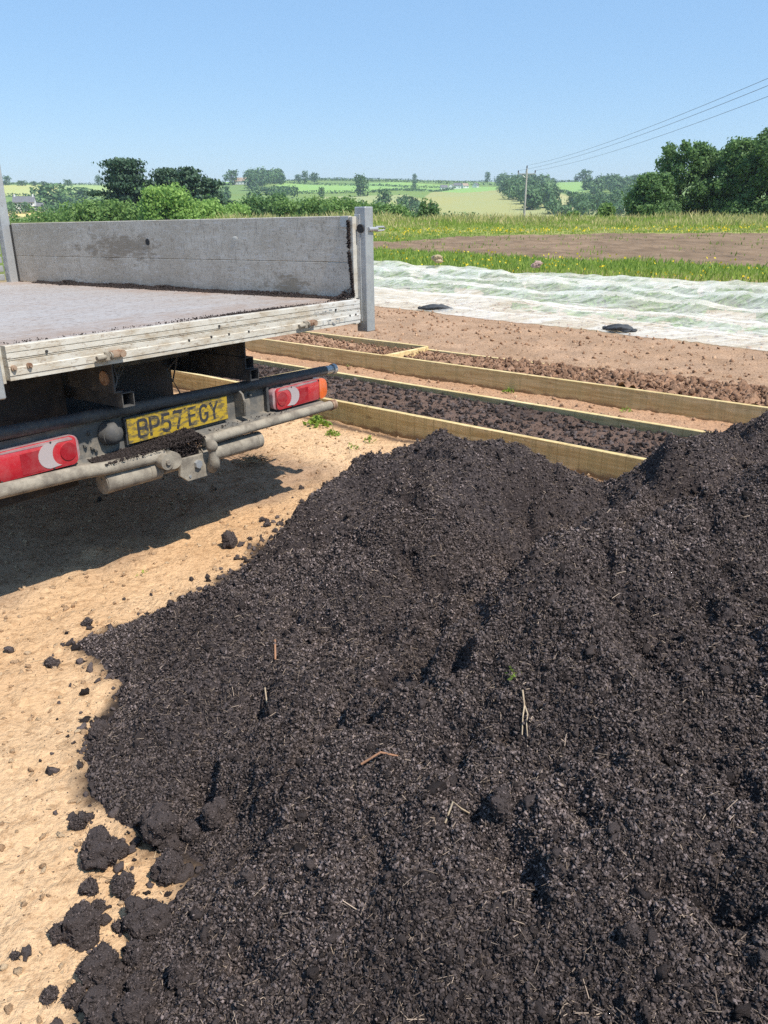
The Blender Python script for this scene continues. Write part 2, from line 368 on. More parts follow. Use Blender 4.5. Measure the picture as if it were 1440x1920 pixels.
# rear sill
n = NT('sill_aluminium'); co = n.coord(); X = n.xyz(co)
c = n.mix(n.ramp(n.noise(n.coord('Object', (1, 1, 3)), 8, 7, .7), [(.38, 0.0), (.72, .75)]), (.60, .56, .48), (.38, .30, .20))
c = n.mix(n.ramp(n.math('ADD', X[0], n.math('MULTIPLY', n.noise(co, 3, 4), .8)), [(.0, 0.0), (.35, .5)]), c, (.66, .67, .67))
c = n.mix(n.ramp(n.noise(n.coord('Object', (4, 1, 12)), 6, 5, .75), [(.62, 0.0), (.68, .6)]), c, (.24, .17, .11))
n.set(c, .55, .1, .5); n.bump(n.noise(co, 60, 4), .12, .002); M_SILL = n.m

def m_lens(name, col, dust=.35):
    n = NT(name); co = n.coord()
    c = n.mix(n.math('MULTIPLY', n.ramp(n.noise(co, 14, 6, .7), [(.35, .2), (.7, 1.0)]), dust), col, (.42, .36, .34))
    n.set(c, n.ramp(n.noise(co, 9, 4), [(.3, .15), (.8, .5)]), 0, .6); n.p.inputs['Coat Weight'].default_value = .5
    wv = n.n('ShaderNodeTexWave'); wv.inputs['Scale'].default_value = 60; n.l(co, wv.inputs[0]); n.bump(wv.outputs[1], .15, .002); return n.m
M_RED = m_lens('red_lens', (.45, .006, .016), .16); M_ORANGE = m_lens('orange_lens', (.66, .11, .01), .25); M_CLEAR = m_lens('frosted_lens', (.42, .36, .36), .4)
M_HAZYLENS = m_lens('scuffed_housing', (.33, .16, .17), .7)
n = NT('plate_yellow'); co = n.coord()
c = n.mix(n.ramp(n.noise(n.coord('Object', (1, 1, 2.5)), 26, 7, .75), [(.44, 0.0), (.62, .9)]), (.42, .28, .025), (.12, .095, .05))
n.set(c, .5, 0, .4); M_PLATE = n.m
n = NT('plate_black'); co = n.coord()
c = n.mix(n.ramp(n.noise(n.coord('Object', (1, 1, 2.5)), 30, 7, .75), [(.56, 0.0), (.68, .6)]), (.035, .035, .04), (.30, .235, .08))
n.set(c, .6, 0, .3); M_PLETTER = n.m

def m_leaf(name, dark, light, trans=.25): return m_tint(name, dark, light, .6, .3, trans)
L_DARK = m_leaf('leaf_dark', (.070, .14, .048), (.25, .40, .12), .4)
L_MID = m_leaf('leaf_mid', (.11, .20, .05), (.33, .49, .14), .45)
L_BRIGHT = m_leaf('leaf_bright', (.19, .32, .07), (.50, .70, .20), .5)
L_CEDAR = m_leaf('needle_dark', (.028, .065, .040), (.11, .18, .085), .2)
L_FAR = m_leaf('leaf_far', (.055, .115, .042), (.17, .29, .105), .25)
L_CROP = m_leaf('crop_leaf', (.15, .30, .05), (.38, .58, .15), .4)
M_BARK = m_worn('bark', (.11, .085, .065), (.05, .04, .03), 8, .4, .8, .95, 0, .5)
L_GRASS = m_leaf('grass_blade', (.16, .27, .035), (.46, .55, .12), .45)
L_STRAWG = m_leaf('dry_grass', (.36, .38, .12), (.80, .66, .34), .45)
L_YELLOW = m_leaf('yellow_petal', (.70, .50, .02), (.85, .70, .04), .3)
# ------------------------------------------------------------------ land
HR = np.array([80,95,130,200,350,420,520,700,850,1000,1200,1400,1700,2600.])
HE = np.array([-.42,-1.9,-4.2,-4.5,-2.3,-.62,.08,.88,1.28,1.60,1.88,1.98,1.2,.25])
SA = np.array([-180,-40,-24,-18,-12,-7.7,0,6,10,16,24,40,180.])
SM = np.array([.75,.9,.9,.92,.98,1.07,1.06,.98,.97,1.0,1.0,1.0,.75])
def terrain(x, y):
    r = np.hypot(x, y); az = np.degrees(np.arctan2(x, y))
    near = .0004 * np.clip(r - 30, 0, None) ** 2
    el = np.interp(r, HR, HE); k = np.interp(az, SA, SM); el = np.where(el > 0, el * k, el)
    far = 1.5 + r * np.tan(np.radians(el))
    far = far + (2.5 * np.sin(x * .011 + 1.3) * np.cos(y * .009) + 1.2 * np.sin(x * .023 - .7 + y * .017)) * sstep((r - 400) / 500)
    return np.where(r < 80, near, far)
def inpoly(x, y, poly):
    ins = np.zeros(np.shape(x), bool); n = len(poly)
    for i in range(n):
        x0, y0 = poly[i]; x1, y1 = poly[(i + 1) % n]
        c = ((y0 > y) != (y1 > y)) & (x < (x1 - x0) * (y - y0) / ((y1 - y0) if y1 != y0 else 1e-9) + x0); ins ^= c
    return ins
def sdpoly(x, y, poly):
    """distance to the outline, positive inside"""
    best = np.full(np.shape(x), 1e9); n = len(poly)
    for i in range(n):
        x0, y0 = poly[i]; x1, y1 = poly[(i + 1) % n]; dx, dy = x1 - x0, y1 - y0
        t = np.clip(((x - x0) * dx + (y - y0) * dy) / (dx * dx + dy * dy), 0, 1)
        best = np.minimum(best, np.hypot(x - x0 - t * dx, y - y0 - t * dy))
    return np.where(inpoly(x, y, poly), best, -best)
def rampaxis(segs):
    """segs: (start, end, step0, step1)"""
    out = [segs[0][0]]
    for a, b, s0, s1 in segs:
        while out[-1] < b - 1e-6:
            t = (out[-1] - a) / (b - a); out.append(out[-1] + s0 + (s1 - s0) * t)
    return np.array(out)

BEDROT = math.radians(-40.1); BA = np.array([math.cos(BEDROT), math.sin(BEDROT)]); BN = np.array([-math.sin(BEDROT), math.cos(BEDROT)])
HEAP_POLY = [(-.57,-.3),(-.58,1.12),(-.54,1.2),(-.53,1.32),(-.50,1.42),(-.47,1.52),(-.60,1.60),(-.74,1.72),(-.82,1.8),(-.90,2.03),(-.88,2.2),(-.89,2.35),(-.98,2.48),(-1.15,2.60),(-1.10,2.66),(-.94,2.82),(-.80,2.97),(-.68,3.20),(-.58,3.50),(-.46,3.82),(-.20,4.12),(.1,4.32),(.6,4.38),(.88,4.22),(1.08,4.08),(1.22,3.88),(1.31,3.80),(1.42,3.92),(1.58,4.2),(1.80,4.75),(2.0,5.1),(2.5,5.5),(3.6,5.2),(3.9,2.5),(3.6,.1),(1.6,-.5)]
def land(x, y):
    """height of the near ground sheet"""
    r = np.hypot(x, y); z = terrain(x, y)
    near = 1 - sstep((r - 9) / 6)
    fine = fbm(x * 2.3, y * 2.3, 4, 1) * .018 + fbm(x * 9, y * 9, 4, 4, .6) * .014
    w, idv = worley(x * 17, y * 17, 2); fine = fine + np.clip(.45 - w, 0, 1) * .020 * (idv > .55)
    # turned earth in the shade under the truck, wheel ruts
    u = x * .597 + y * .802; v = -x * .802 + y * .597   # along the rear edge, towards the cab
    rough = sstep((v - 2.75) / .5) * (1 - sstep((u - 3.6) / .5))
    w2, id2 = worley(x * 7, y * 7, 3); fine = fine + rough * (.5 - w2) * .05 * id2 + rough * fbm(x * 5, y * 5, 3, 5) * .02
    n = x * BN[0] + y * BN[1]
    t2 = sstep((n - 7.2) / .6) * (1 - sstep((r - 20) / 8)); fine = fine + t2 * fbm(x * 7, y * 7, 3, 2) * .014
    far = (fbm(x * .9, y * .9, 3, 3) * .05 + fbm(x * 3.5, y * 3.5, 2, 5) * .05) * sstep((r - 25) / 10)
    return z + fine * near + far
NET_N0, NET_N1 = np.array([-.13, 14.15]), np.array([4.43, 9.22]); NET_F0, NET_F1 = np.array([-.22, 25.4]), np.array([7.6, 16.4])
FIELD = [(-14, 43.5), (-3, 41.4), (0, 38.0), (4.3, 31.5), (11.4, 24.0), (18, 18.0), (48, 17), (48, 38), (24.0, 52.8), (15, 54.5), (9.5, 53.7), (4.5, 51.3), (1.1, 46.4), (-14, 46.5)]
NETQ = [tuple(NET_N0 + s * (NET_N1 - NET_N0)) for s in (-.7, 3.0)] + [tuple(NET_F0 + s * (NET_F1 - NET_F0)) for s in (3.0, -.7)]
def lin(c): return np.array(c, float)
def soilcolor(x, y):
    r = np.hypot(x, y); n = x * BN[0] + y * BN[1]
    sand = lin((.57, .355, .19)); pale = lin((.66, .445, .26)); brown = lin((.45, .295, .19)); field = lin((.235, .165, .108)); grass = lin((.15, .20, .05)); dgrass = lin((.33, .33, .11))
    k = (sstep((fbm(x * 1.3, y * 1.3, 3, 2) + .5))[..., None]); c = sand * (1 - k) + pale * k
    t = sstep((n - 4.1) / .6)[..., None]; c = c * (1 - t) + lin((.46, .28, .17)) * t
    t = sstep((n - 7.0) / .5)[..., None]; c = c * (1 - t) + brown * (.88 + .2 * fbm(x * 3, y * 3, 3, 6)[..., None]) * t
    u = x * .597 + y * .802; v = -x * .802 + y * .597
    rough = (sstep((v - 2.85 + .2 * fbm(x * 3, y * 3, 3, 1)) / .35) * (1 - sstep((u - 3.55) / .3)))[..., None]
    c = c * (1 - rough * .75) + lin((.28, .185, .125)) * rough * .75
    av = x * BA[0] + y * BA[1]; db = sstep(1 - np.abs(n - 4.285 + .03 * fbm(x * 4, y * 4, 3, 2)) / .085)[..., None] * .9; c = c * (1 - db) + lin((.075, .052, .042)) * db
    # compost dust round the heap
    m = (r < 8)
    if m.any():
        d = np.full(x.shape, -9.); d[m] = sdpoly(x[m], y[m], HEAP_POLY)
        t = (sstep((d + .07 + .06 * fbm(x * 9, y * 9, 3, 3)) / .09))[..., None]; c = c * (1 - t) + lin((.05, .038, .032)) * t
    g = sstep((r - 20) / 6 + .3 * fbm(x * .4, y * .4, 3))[..., None] * np.ones(3); c = c * (1 - g) + (grass * (1 + .2 * fbm(x, y, 3, 4)[..., None])) * g
    far = sstep((r - 50) / 8)[..., None]; azk = sstep((np.degrees(np.arctan2(x, y)) + 4) / 3)[..., None]; c = c * (1 - far) + (dgrass * azk + grass * .6 * (1 - azk)) * far
    f = inpoly(x + .5 * fbm(x * .7, y * .7, 3, 5), y + 1.1 * fbm(x * .35, y * .35, 3, 7), FIELD)[..., None]
    nets = (sstep(sdpoly(x, y, NETQ) / .15) * (r < 45))[..., None]; c = c * (1 - nets) + lin((.46, .38, .26)) * nets
    c = np.where(f, field * (.95 + .40 * fbm(x * 1.5, y * .8, 4, 2)[..., None]), c)
    return np.clip(c, .01, .9)
xs = rampaxis([(-75, -16, 2.0, .8), (-16, -6, .8, .12), (-6, -2.6, .12, .025), (-2.6, 2.4, .016, .016), (2.4, 9, .025, .12), (9, 30, .12, .6), (30, 80, .6, 2.0)])
ys = rampaxis([(-40, -2, 4, .4), (-2, .8, .4, .02), (.8, 5.2, .016, .016), (5.2, 13, .02, .06), (13, 30, .06, .2), (30, 60, .2, .4), (60, 90, .4, 1.2)])
GX, GY = np.meshgrid(xs, ys, indexing='ij'); GZ = land(GX, GY)
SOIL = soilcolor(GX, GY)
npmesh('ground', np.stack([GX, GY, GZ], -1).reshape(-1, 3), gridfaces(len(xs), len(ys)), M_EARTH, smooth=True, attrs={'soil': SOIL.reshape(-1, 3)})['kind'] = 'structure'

# far land: polar sheet from the field edge to the horizon
FIELDS = [('c', [(4.69,1056),(10.29,988),(12.03,844),(14.11,630),(18.13,516),(18.19,436),(1.51,440),(1.5,518),(2.57,676)], (.27,.28,.12)),
 ('strip', [(-5.59,1400),(-.64,1300),(7.5,1332),(7.5,1172),(-5.6,1362)], (.17,.27,.09)),
 ('b', [(-7.01,1122),(1.49,1196),(7.68,1058),(7.69,984),(-.64,824),(-7.03,872)], (.20,.33,.10)),
 ('d', [(-4.57,750),(1.5,758),(2.57,690),(1.14,548),(-4.22,614)], (.26,.29,.13)),
 ('e', [(10.1,1314),(16.65,1144),(16.66,1084),(14.04,914),(12.03,870)], (.20,.32,.11)),
 ('f', [(13.65,1420),(16.9,1420),(16.65,1144),(13.5,1230)], (.62,.46,.28)),
 ('g', [(10.99,918),(13.77,638),(13.46,552),(11.4,570)], (.33,.32,.15)),
 ('h', [(-34,1274),(-20.68,1268),(-20.75,886),(-34,890)], (.35,.37,.14)),
 ('i', [(-20.62,1400),(-17.34,1400),(-17.4,874),(-20.67,922)], (.26,.35,.14)),
 ('j', [(-34,622),(-21.15,616),(-21.29,482),(-34,482)], (.50,.41,.18)),
 ('k', [(-11.83,1200),(-9.77,1182),(-9.8,1056),(-11.85,1144)], (.22,.38,.10))]
az = np.concatenate([np.arange(-180, -36, 3.0), np.arange(-36, 36.01, .12), np.arange(38, 181, 3.0)]); az[-1] = 180
rr = rampaxis([(74, 130, 2, 6), (130, 400, 8, 10), (400, 1450, 7, 12), (1450, 2600, 40, 90)])
AZ, RR = np.meshgrid(np.radians(az), rr, indexing='ij'); HX, HY = RR * np.sin(AZ), RR * np.cos(AZ)
HZ = terrain(HX, HY) - .35 * (1 - sstep((RR - 86) / 14))
hc = np.ones(HX.shape + (3,)) * lin((.17, .25, .085)); A_ = np.degrees(AZ)
hc *= (1 + .15 * fbm(HX * .006, HY * .006, 3, 2))[..., None]
hc = np.where((RR < 380)[..., None], lin((.14, .20, .06)), hc)
for _, pl, colr in FIELDS:
    m = inpoly(A_ + .12 * fbm(HX * .02, HY * .02, 2, 3), RR, pl); hc[m] = np.minimum(np.array(colr) * 1.15 + .012, .8)
npmesh('hills', np.stack([HX, HY, HZ], -1).reshape(-1, 3), gridfaces(len(az), len(rr)), M_HILL, smooth=True, attrs={'soil': hc.reshape(-1, 3)})['kind'] = 'structure'

# ------------------------------------------------------------------ compost heap
def seg(x, y, a, b, slope, rnd=.05):
    (x0, y0, h0), (x1, y1, h1) = a, b; dx, dy = x1 - x0, y1 - y0; L2 = dx * dx + dy * dy + 1e-9
    t = np.clip(((x - x0) * dx + (y - y0) * dy) / L2, 0, 1); d = np.hypot(x - x0 - t * dx, y - y0 - t * dy)
    return h0 + (h1 - h0) * t - slope * (np.sqrt(d * d + rnd * rnd) - rnd)
def smax(a, b, k=.022):
    h = np.clip(.5 + .5 * (a - b) / k, 0, 1); return b * (1 - h) + a * h + k * h * (1 - h)
RIDGES = [((.25,3.42,.555),(.50,3.5,.515),.62,.10), ((-.20,3.34,.41),(.0,3.40,.51),.66,.08), ((.0,3.40,.49),(.25,3.42,.545),.64,.08), ((.5,3.5,.52),(.72,3.5,.43),.62,.06), ((.72,3.5,.41),(.96,3.44,.22),.66,.06),
 ((.20,3.25,.50),(.02,2.75,.34),.55,.08),
 ((.395,2.00,.635),(.62,2.30,.595),2.0,.01), ((.60,2.20,.57),(1.0,2.48,.55),.75,.05), ((1.0,2.48,.55),(1.9,2.95,.66),.70,.08), ((.62,2.30,.595),(1.12,3.10,.44),1.9,.012), ((.395,2.00,.61),(.16,1.70,.42),1.6,.015), ((.16,1.70,.40),(-.25,1.62,.25),.6,.04), ((.42,2.0,.60),(.60,1.5,.42),.60,.03), ((.62,2.28,.58),(1.05,2.2,.50),.60,.04),
 ((1.19,3.40,.42),(1.27,3.34,.60),2.2,.02), ((1.27,3.34,.60),(1.36,3.42,.57),1.6,.03), ((1.36,3.42,.55),(1.95,3.95,.50),.85,.06), ((1.95,3.95,.50),(2.9,4.75,.48),.6,.1),
 ((1.9,2.95,.66),(2.9,2.6,.8),.7,.15), ((.30,1.42,.33),(1.2,1.3,.42),.45,.15), ((.75,1.75,.44),(1.6,1.7,.52),.55,.12), ((.1,.4,.30),(1.4,.4,.45),.5,.3),
 ((-.45,2.62,.21),(.0,2.95,.30),.45,.08), ((-.55,2.16,.15),(-.1,2.26,.24),.4,.08)]
HOLLOWS = [(.19,2.08,.23,.18,.26,-48),(.40,2.46,.20,.20,.28,-32),(.66,2.88,.17,.19,.26,-32),(.90,3.22,.09,.13,.15,-32),(-.02,2.25,.07,.16,.2,-20),(.10,1.86,.07,.07,.10,-40),(-.04,1.70,.085,.10,.06,0),(-.12,1.80,.05,.06,.06,0),(.18,1.60,.075,.10,.05,20),(.28,1.93,.05,.045,.05,0),(.335,2.55,.055,.05,.045,0),(.30,2.66,.04,.03,.03,0),
 (.50,2.93,.06,.05,.09,-25),(.44,3.0,.035,.03,.03,0),(.62,2.95,.04,.05,.03,0),(.70,2.02,.055,.05,.05,0),(.93,2.08,.05,.06,.06,0),(.69,1.84,.06,.05,.04,0),(.86,1.66,.05,.06,.035,0),(.56,1.16,.06,.05,.03,-30),(.64,1.11,.05,.06,.025,-35),
 (.21,1.38,.045,.03,.04,0),(.0,1.30,.04,.05,.04,0),(.30,1.20,.05,.03,.06,0),(-.30,1.45,.04,.05,.04,0),(-.35,2.0,.05,.05,.07,0),(-.20,2.25,.045,.05,.05,0),(.05,2.45,.05,.06,.05,0),(-.5,2.05,.035,.04,.06,0),(1.05,2.25,.05,.05,.05,0),(.42,1.35,.045,.04,.05,0),(.75,1.35,.05,.05,.05,0),(.13,2.62,.04,.04,.04,0),(1.15,1.8,.05,.06,.05,0),(-.1,2.9,.04,.05,.06,0)]
def hollows(x, y):
    h = 0
    for cx, cy, d, rx, ry, rot in HOLLOWS:
        c, s = math.cos(math.radians(rot)), math.sin(math.radians(rot)); u = (x - cx) * c + (y - cy) * s; v = -(x - cx) * s + (y - cy) * c
        u = u + .02 * fbm(x * 14, y * 14, 2, 3); v = v + .02 * fbm(x * 14 + 5, y * 14, 2, 4)
        h = h - d * np.exp(-(u / np.where(u > 0, rx * .45, rx * 1.2)) ** 2 - (v / ry) ** 2)
    return h
def heap(x, y):
    wx = x + .05 * fbm(x * 2.2, y * 2.2, 3, 1); wy = y + .05 * fbm(x * 2.2 + 9, y * 2.2, 3, 2)
    h = seg(wx, wy, *RIDGES[0])
    for r in RIDGES[1:]: h = smax(h, seg(wx, wy, *r))
    h = smax(h, .045 + 0 * h, .03)
    sd = sdpoly(x, y, HEAP_POLY) + .035 * fbm(x * 5, y * 5, 4, 6) + .02 * fbm(x * 17, y * 17, 2, 3)
    lim = np.where(sd > 0, .010 * sstep(sd / .03) + .36 * np.clip(sd - .01, 0, .12) + 1.35 * np.maximum(sd - .13, 0), sd * .8)
    lim = lim + .75 * np.exp(-((x - 1.42) ** 2 + (y - 3.38) ** 2) / .07)
    base = -smax(-h, -lim, .04); base = np.where(sd < 0, np.minimum(lim, base), base)
    m = sstep(base / .11)
    n1 = fbm(x * 3.1, y * 3.1, 3, 4) * .026 + fbm(x * 8, y * 8, 4, 5, .6) * .050
    w, idv = worley(x * 11 + .4 * fbm(x * 20, y * 20, 2, 1), y * 11, 1); lump = np.clip(.5 - w, 0, 1) * .060 * (idv > .6) * (idv)
    w2, id2 = worley(x * 30, y * 30, 4); lump2 = np.clip(.55 - w2, 0, 1) * .026 * (id2 > .3)
    w3, id3 = worley(x * 62, y * 62, 5); lump3 = np.clip(.6 - w3, 0, 1) * .012
    pit = -np.clip(fbm(x * 7 + 3, y * 7, 2, 7) - .30, 0, 1) * .16
    return base + m * (hollows(x, y) * np.clip(base / .15, 0, 1) + n1 + lump + pit) + (.35 + .65 * m) * (lump2 + lump3) * (sd > -.02)
hx = np.arange(-1.35, 3.0, .0085); hy = rampaxis([(.35, 2.4, .007, .0075), (2.4, 5.5, .0075, .016)])
X, Y = np.meshgrid(hx, hy, indexing='ij'); Hh = heap(X, Y)
g = land(X, Y); Z = np.maximum(Hh, -.04) + g * (1 - sstep(Hh / .1)); keep = (Hh > -.012)
kf = keep[:-1, :-1] | keep[1:, :-1] | keep[1:, 1:] | keep[:-1, 1:]
Vv, Ff, _ = compact(np.stack([X, Y, Z], -1).reshape(-1, 3), gridfaces(len(hx), len(hy), kf))
tag(npmesh('compost_heap', Vv, Ff, M_COMPOST, smooth=False), 'huge heap of dark crumbly compost with several peaks tipped beside the truck', 'compost heap')
def heapz(x, y):
    h = heap(x, y); return np.where(h > 0, h + land(x, y) * (1 - sstep(h / .1)), land(x, y))
def on_heap(n, x0, x1, y0, y1, pw=1.0):
    x = RNG.uniform(x0, x1, n); y = y0 + (y1 - y0) * RNG.random(n) ** pw; h = heap(x, y); m = h > .004
    return x[m], y[m]
# crumbs scattered through the surface
px, py = [], []
for a in ((420000, -1.2, 2.2, .55, 3.0, 1.2), (280000, -.9, 1.3, .75, 1.9, 1.2), (90000, -.9, 2.6, 2.6, 5.3, 1.1)):
    q = on_heap(*a); px.append(q[0]); py.append(q[1])
px = np.concatenate(px); py = np.concatenate(py); sz = .0022 + .0065 * RNG.random(len(px)) ** 3 + .0012 * np.clip(np.hypot(px, py) - 1.5, 0, 3)
P = np.stack([px, py, heapz(px, py) + sz * .5], 1); tnt = np.clip(RNG.random(len(px)) ** 1.5 * (.85 + .5 * fbm(px * 3, py * 3, 4, 2)), 0, 1)
V1, F1, T1 = crumbs(P, sz * 1.15, .5, tnt)
px, py = on_heap(5200, -1.1, 2.4, .6, 4.8, 1.2); sz = .008 + .020 * RNG.random(len(px)) ** 3
P = np.stack([px, py, heapz(px, py) + sz * .15], 1); V2, F2, T2 = lumps(P, sz * 1.0, .4, RNG.random(len(px)) * .3, .45)
k_ = 26; Pc = np.repeat(P, k_, 0) + RNG.normal(size=(len(P) * k_, 3)) * np.repeat(sz, k_)[:, None] * (.36, .36, .24) + (0, 0, .001); V3, F3, T3 = crumbs(Pc, .0018 + .0042 * RNG.random(len(Pc)), .6, RNG.random(len(Pc)) ** 1.5 * .8)
V2, F2, T2 = np.concatenate([V2, V3]), np.concatenate([F2, F3 + len(V2)]), np.concatenate([T2, T3])
o = npmesh('compost_crumbs', np.concatenate([V1, V2]), np.concatenate([F1, F2 + len(V1)]), M_CRUMB, attrs={'tint': np.concatenate([T1, T2])})
tag(o, 'loose crumbs of black compost covering the heap', 'compost', kind='stuff')
# fibres and chips
px, py = on_heap(80000, -1.1, 2.4, .6, 4.6, 1.3); e = .01
nz = np.stack([-(heap(px + e, py) - heap(px - e, py)) / (2 * e), -(heap(px, py + e) - heap(px, py - e)) / (2 * e), np.ones(len(px))], 1); nz[:, :2] = np.clip(nz[:, :2], -1, 1); nz /= np.linalg.norm(nz, axis=1)[:, None]
L = .006 + .026 * RNG.random(len(px)) ** 3; wd = .0008 + .0018 * RNG.random(len(px)) ** 2.5
P = np.stack([px, py, heapz(px, py) + .005], 1); Vs, Fs, Ts = sticks(P, L, wd, RNG.random(len(px)) ** 2.0, .3, nz)
tag(npmesh('wood_fibres', Vs, Fs, M_FIBRE, attrs={'tint': Ts}), 'fine woody splinters mixed through the black compost', 'fibres', kind='stuff')
# crumbs spilled on the sand along the heap's foot
n_ = 60000; x = RNG.uniform(-1.7, 1.3, n_); y = RNG.uniform(.9, 4.6, n_); d = -sdpoly(x, y, HEAP_POLY); pr = np.exp(-np.clip(d, 0, 9) / .05) * .7 + .0015 + .12 * np.exp(-((x + .6) / .13) ** 2 - ((y - 1.35) / .3) ** 2)
m = (d > -.02) & (RNG.random(n_) < pr); x, y = x[m], y[m]; sz = .003 + .017 * RNG.random(len(x)) ** 7
V1, F1, T1 = bits(np.stack([x, y, land(x, y) + sz * .3], 1), sz * 1.4, .0075, .5, RNG.random(len(x)) * .5)
tag(npmesh('spilled_crumbs', V1, F1, M_CRUMB, attrs={'tint': T1}), 'small black compost crumbs strewn over the sand around the heap', 'compost', kind='stuff')
# grit and straw on the sand
n_ = 30000; x = RNG.uniform(-2.6, 1.8, n_); y = .9 + 6 * RNG.random(n_) ** 1.4; m = (sdpoly(x, y, HEAP_POLY) < 0); x, y = x[m], y[m]
sz = .002 + .011 * RNG.random(len(x)) ** 9; V1, F1, T1 = bits(np.stack([x, y, land(x, y) + sz * .2], 1), sz * 1.5, .008, .4)
tag(npmesh('soil_grit', V1, F1, M_GRIT, attrs={'tint': T1}), 'tan grit and tiny stones lying on the dry sandy soil', 'grit', kind='stuff')
n_ = 8000; x = RNG.uniform(-2.6, 3.5, n_); y = .9 + 10 * RNG.random(n_) ** 1.2; m = (sdpoly(x, y, HEAP_POLY) < 0); x, y = x[m], y[m]
V1, F1, T1 = sticks(np.stack([x, y, land(x, y) + .004], 1), .008 + .05 * RNG.random(len(x)) ** 4, .001 + .0014 * RNG.random(len(x)), None, .08)
tag(npmesh('straw_bits', V1, F1, M_STRAW, attrs={'tint': T1}), 'short bits of dry straw scattered on the bare soil', 'straw', kind='stuff')

M_CHIPSOIL = m_worn('brown_clod', (.11, .07, .045), (.05, .035, .025), 30, .4, .7, .95, 0, .6)
# separate clods: (x, y, radius, stretch z, label)
def clod_mesh(name, r, sz, seed):
    b = bmesh.new(); bmesh.ops.create_icosphere(b, subdivisions=5 if r > .028 else 4, radius=1); me = bpy.data.meshes.new(name); b.to_mesh(me); b.free()
    V = np.zeros(len(me.vertices) * 3, np.float32); me.vertices.foreach_get('co', V); V = V.reshape(-1, 3).astype(float); o_ = seed * 3.7 + 100
    R_ = 1 + .42 * vn3(V * 1.2 + o_) + .28 * vn3(V * 2.7 + o_) + .08 * vn3(V * 7 + o_) + .05 * vn3(V * 15 + o_)
    R_ = R_ + .05 * vn3(V * 26 + o_) + .035 * np.abs(vn3(V * 44 + o_))
    lim = V * R_[:, None]; lim[:, 2] *= sz; lim[:, 2] = np.maximum(lim[:, 2], -.62);
    V = lim * r; F = np.zeros(len(me.polygons) * 3, np.int32); me.polygons.foreach_get('vertices', F); F = F.reshape(-1, 3); bpy.data.meshes.remove(me)
    k = 0 if name == 'stone' else int(min(1600, 400 + 20000 * r)); Pc = V[RNG.integers(0, len(V), k)] * 1.0; Vc, Fc, _ = crumbs(Pc, (.0016 + .0042 * RNG.random(k) ** 2) * (1 + r * 3), .8)
    Vs_, Fs_, _ = sticks(V[RNG.integers(0, len(V), k // 30)], .01 + .018 * RNG.random(k // 30), .001 + .001 * RNG.random(k // 30)); Fs3 = np.concatenate([Fs_[:, [0, 1, 2]], Fs_[:, [0, 2, 3]]])
    VV = np.concatenate([V, Vc, Vs_]); FF = np.concatenate([F, Fc + len(V), Fs3 + len(V) + len(Vc)]); me = bpy.data.meshes.new(name); me.vertices.add(len(VV)); me.vertices.foreach_set('co', VV.astype(np.float32).ravel())
    me.loops.add(FF.size); me.loops.foreach_set('vertex_index', FF.astype(np.int32).ravel()); me.polygons.add(len(FF)); me.polygons.foreach_set('loop_start', np.arange(len(FF), dtype=np.int32) * 3); me.update(calc_edges=True)
    T = np.concatenate([np.full(len(V), .22), RNG.random(len(Vc) // 6).repeat(6) ** 1.6 * .8, np.full(len(Vs_), .42)]).astype(np.float32); me.attributes.new('tint', 'FLOAT', 'POINT').data.foreach_set('value', T)
    return me
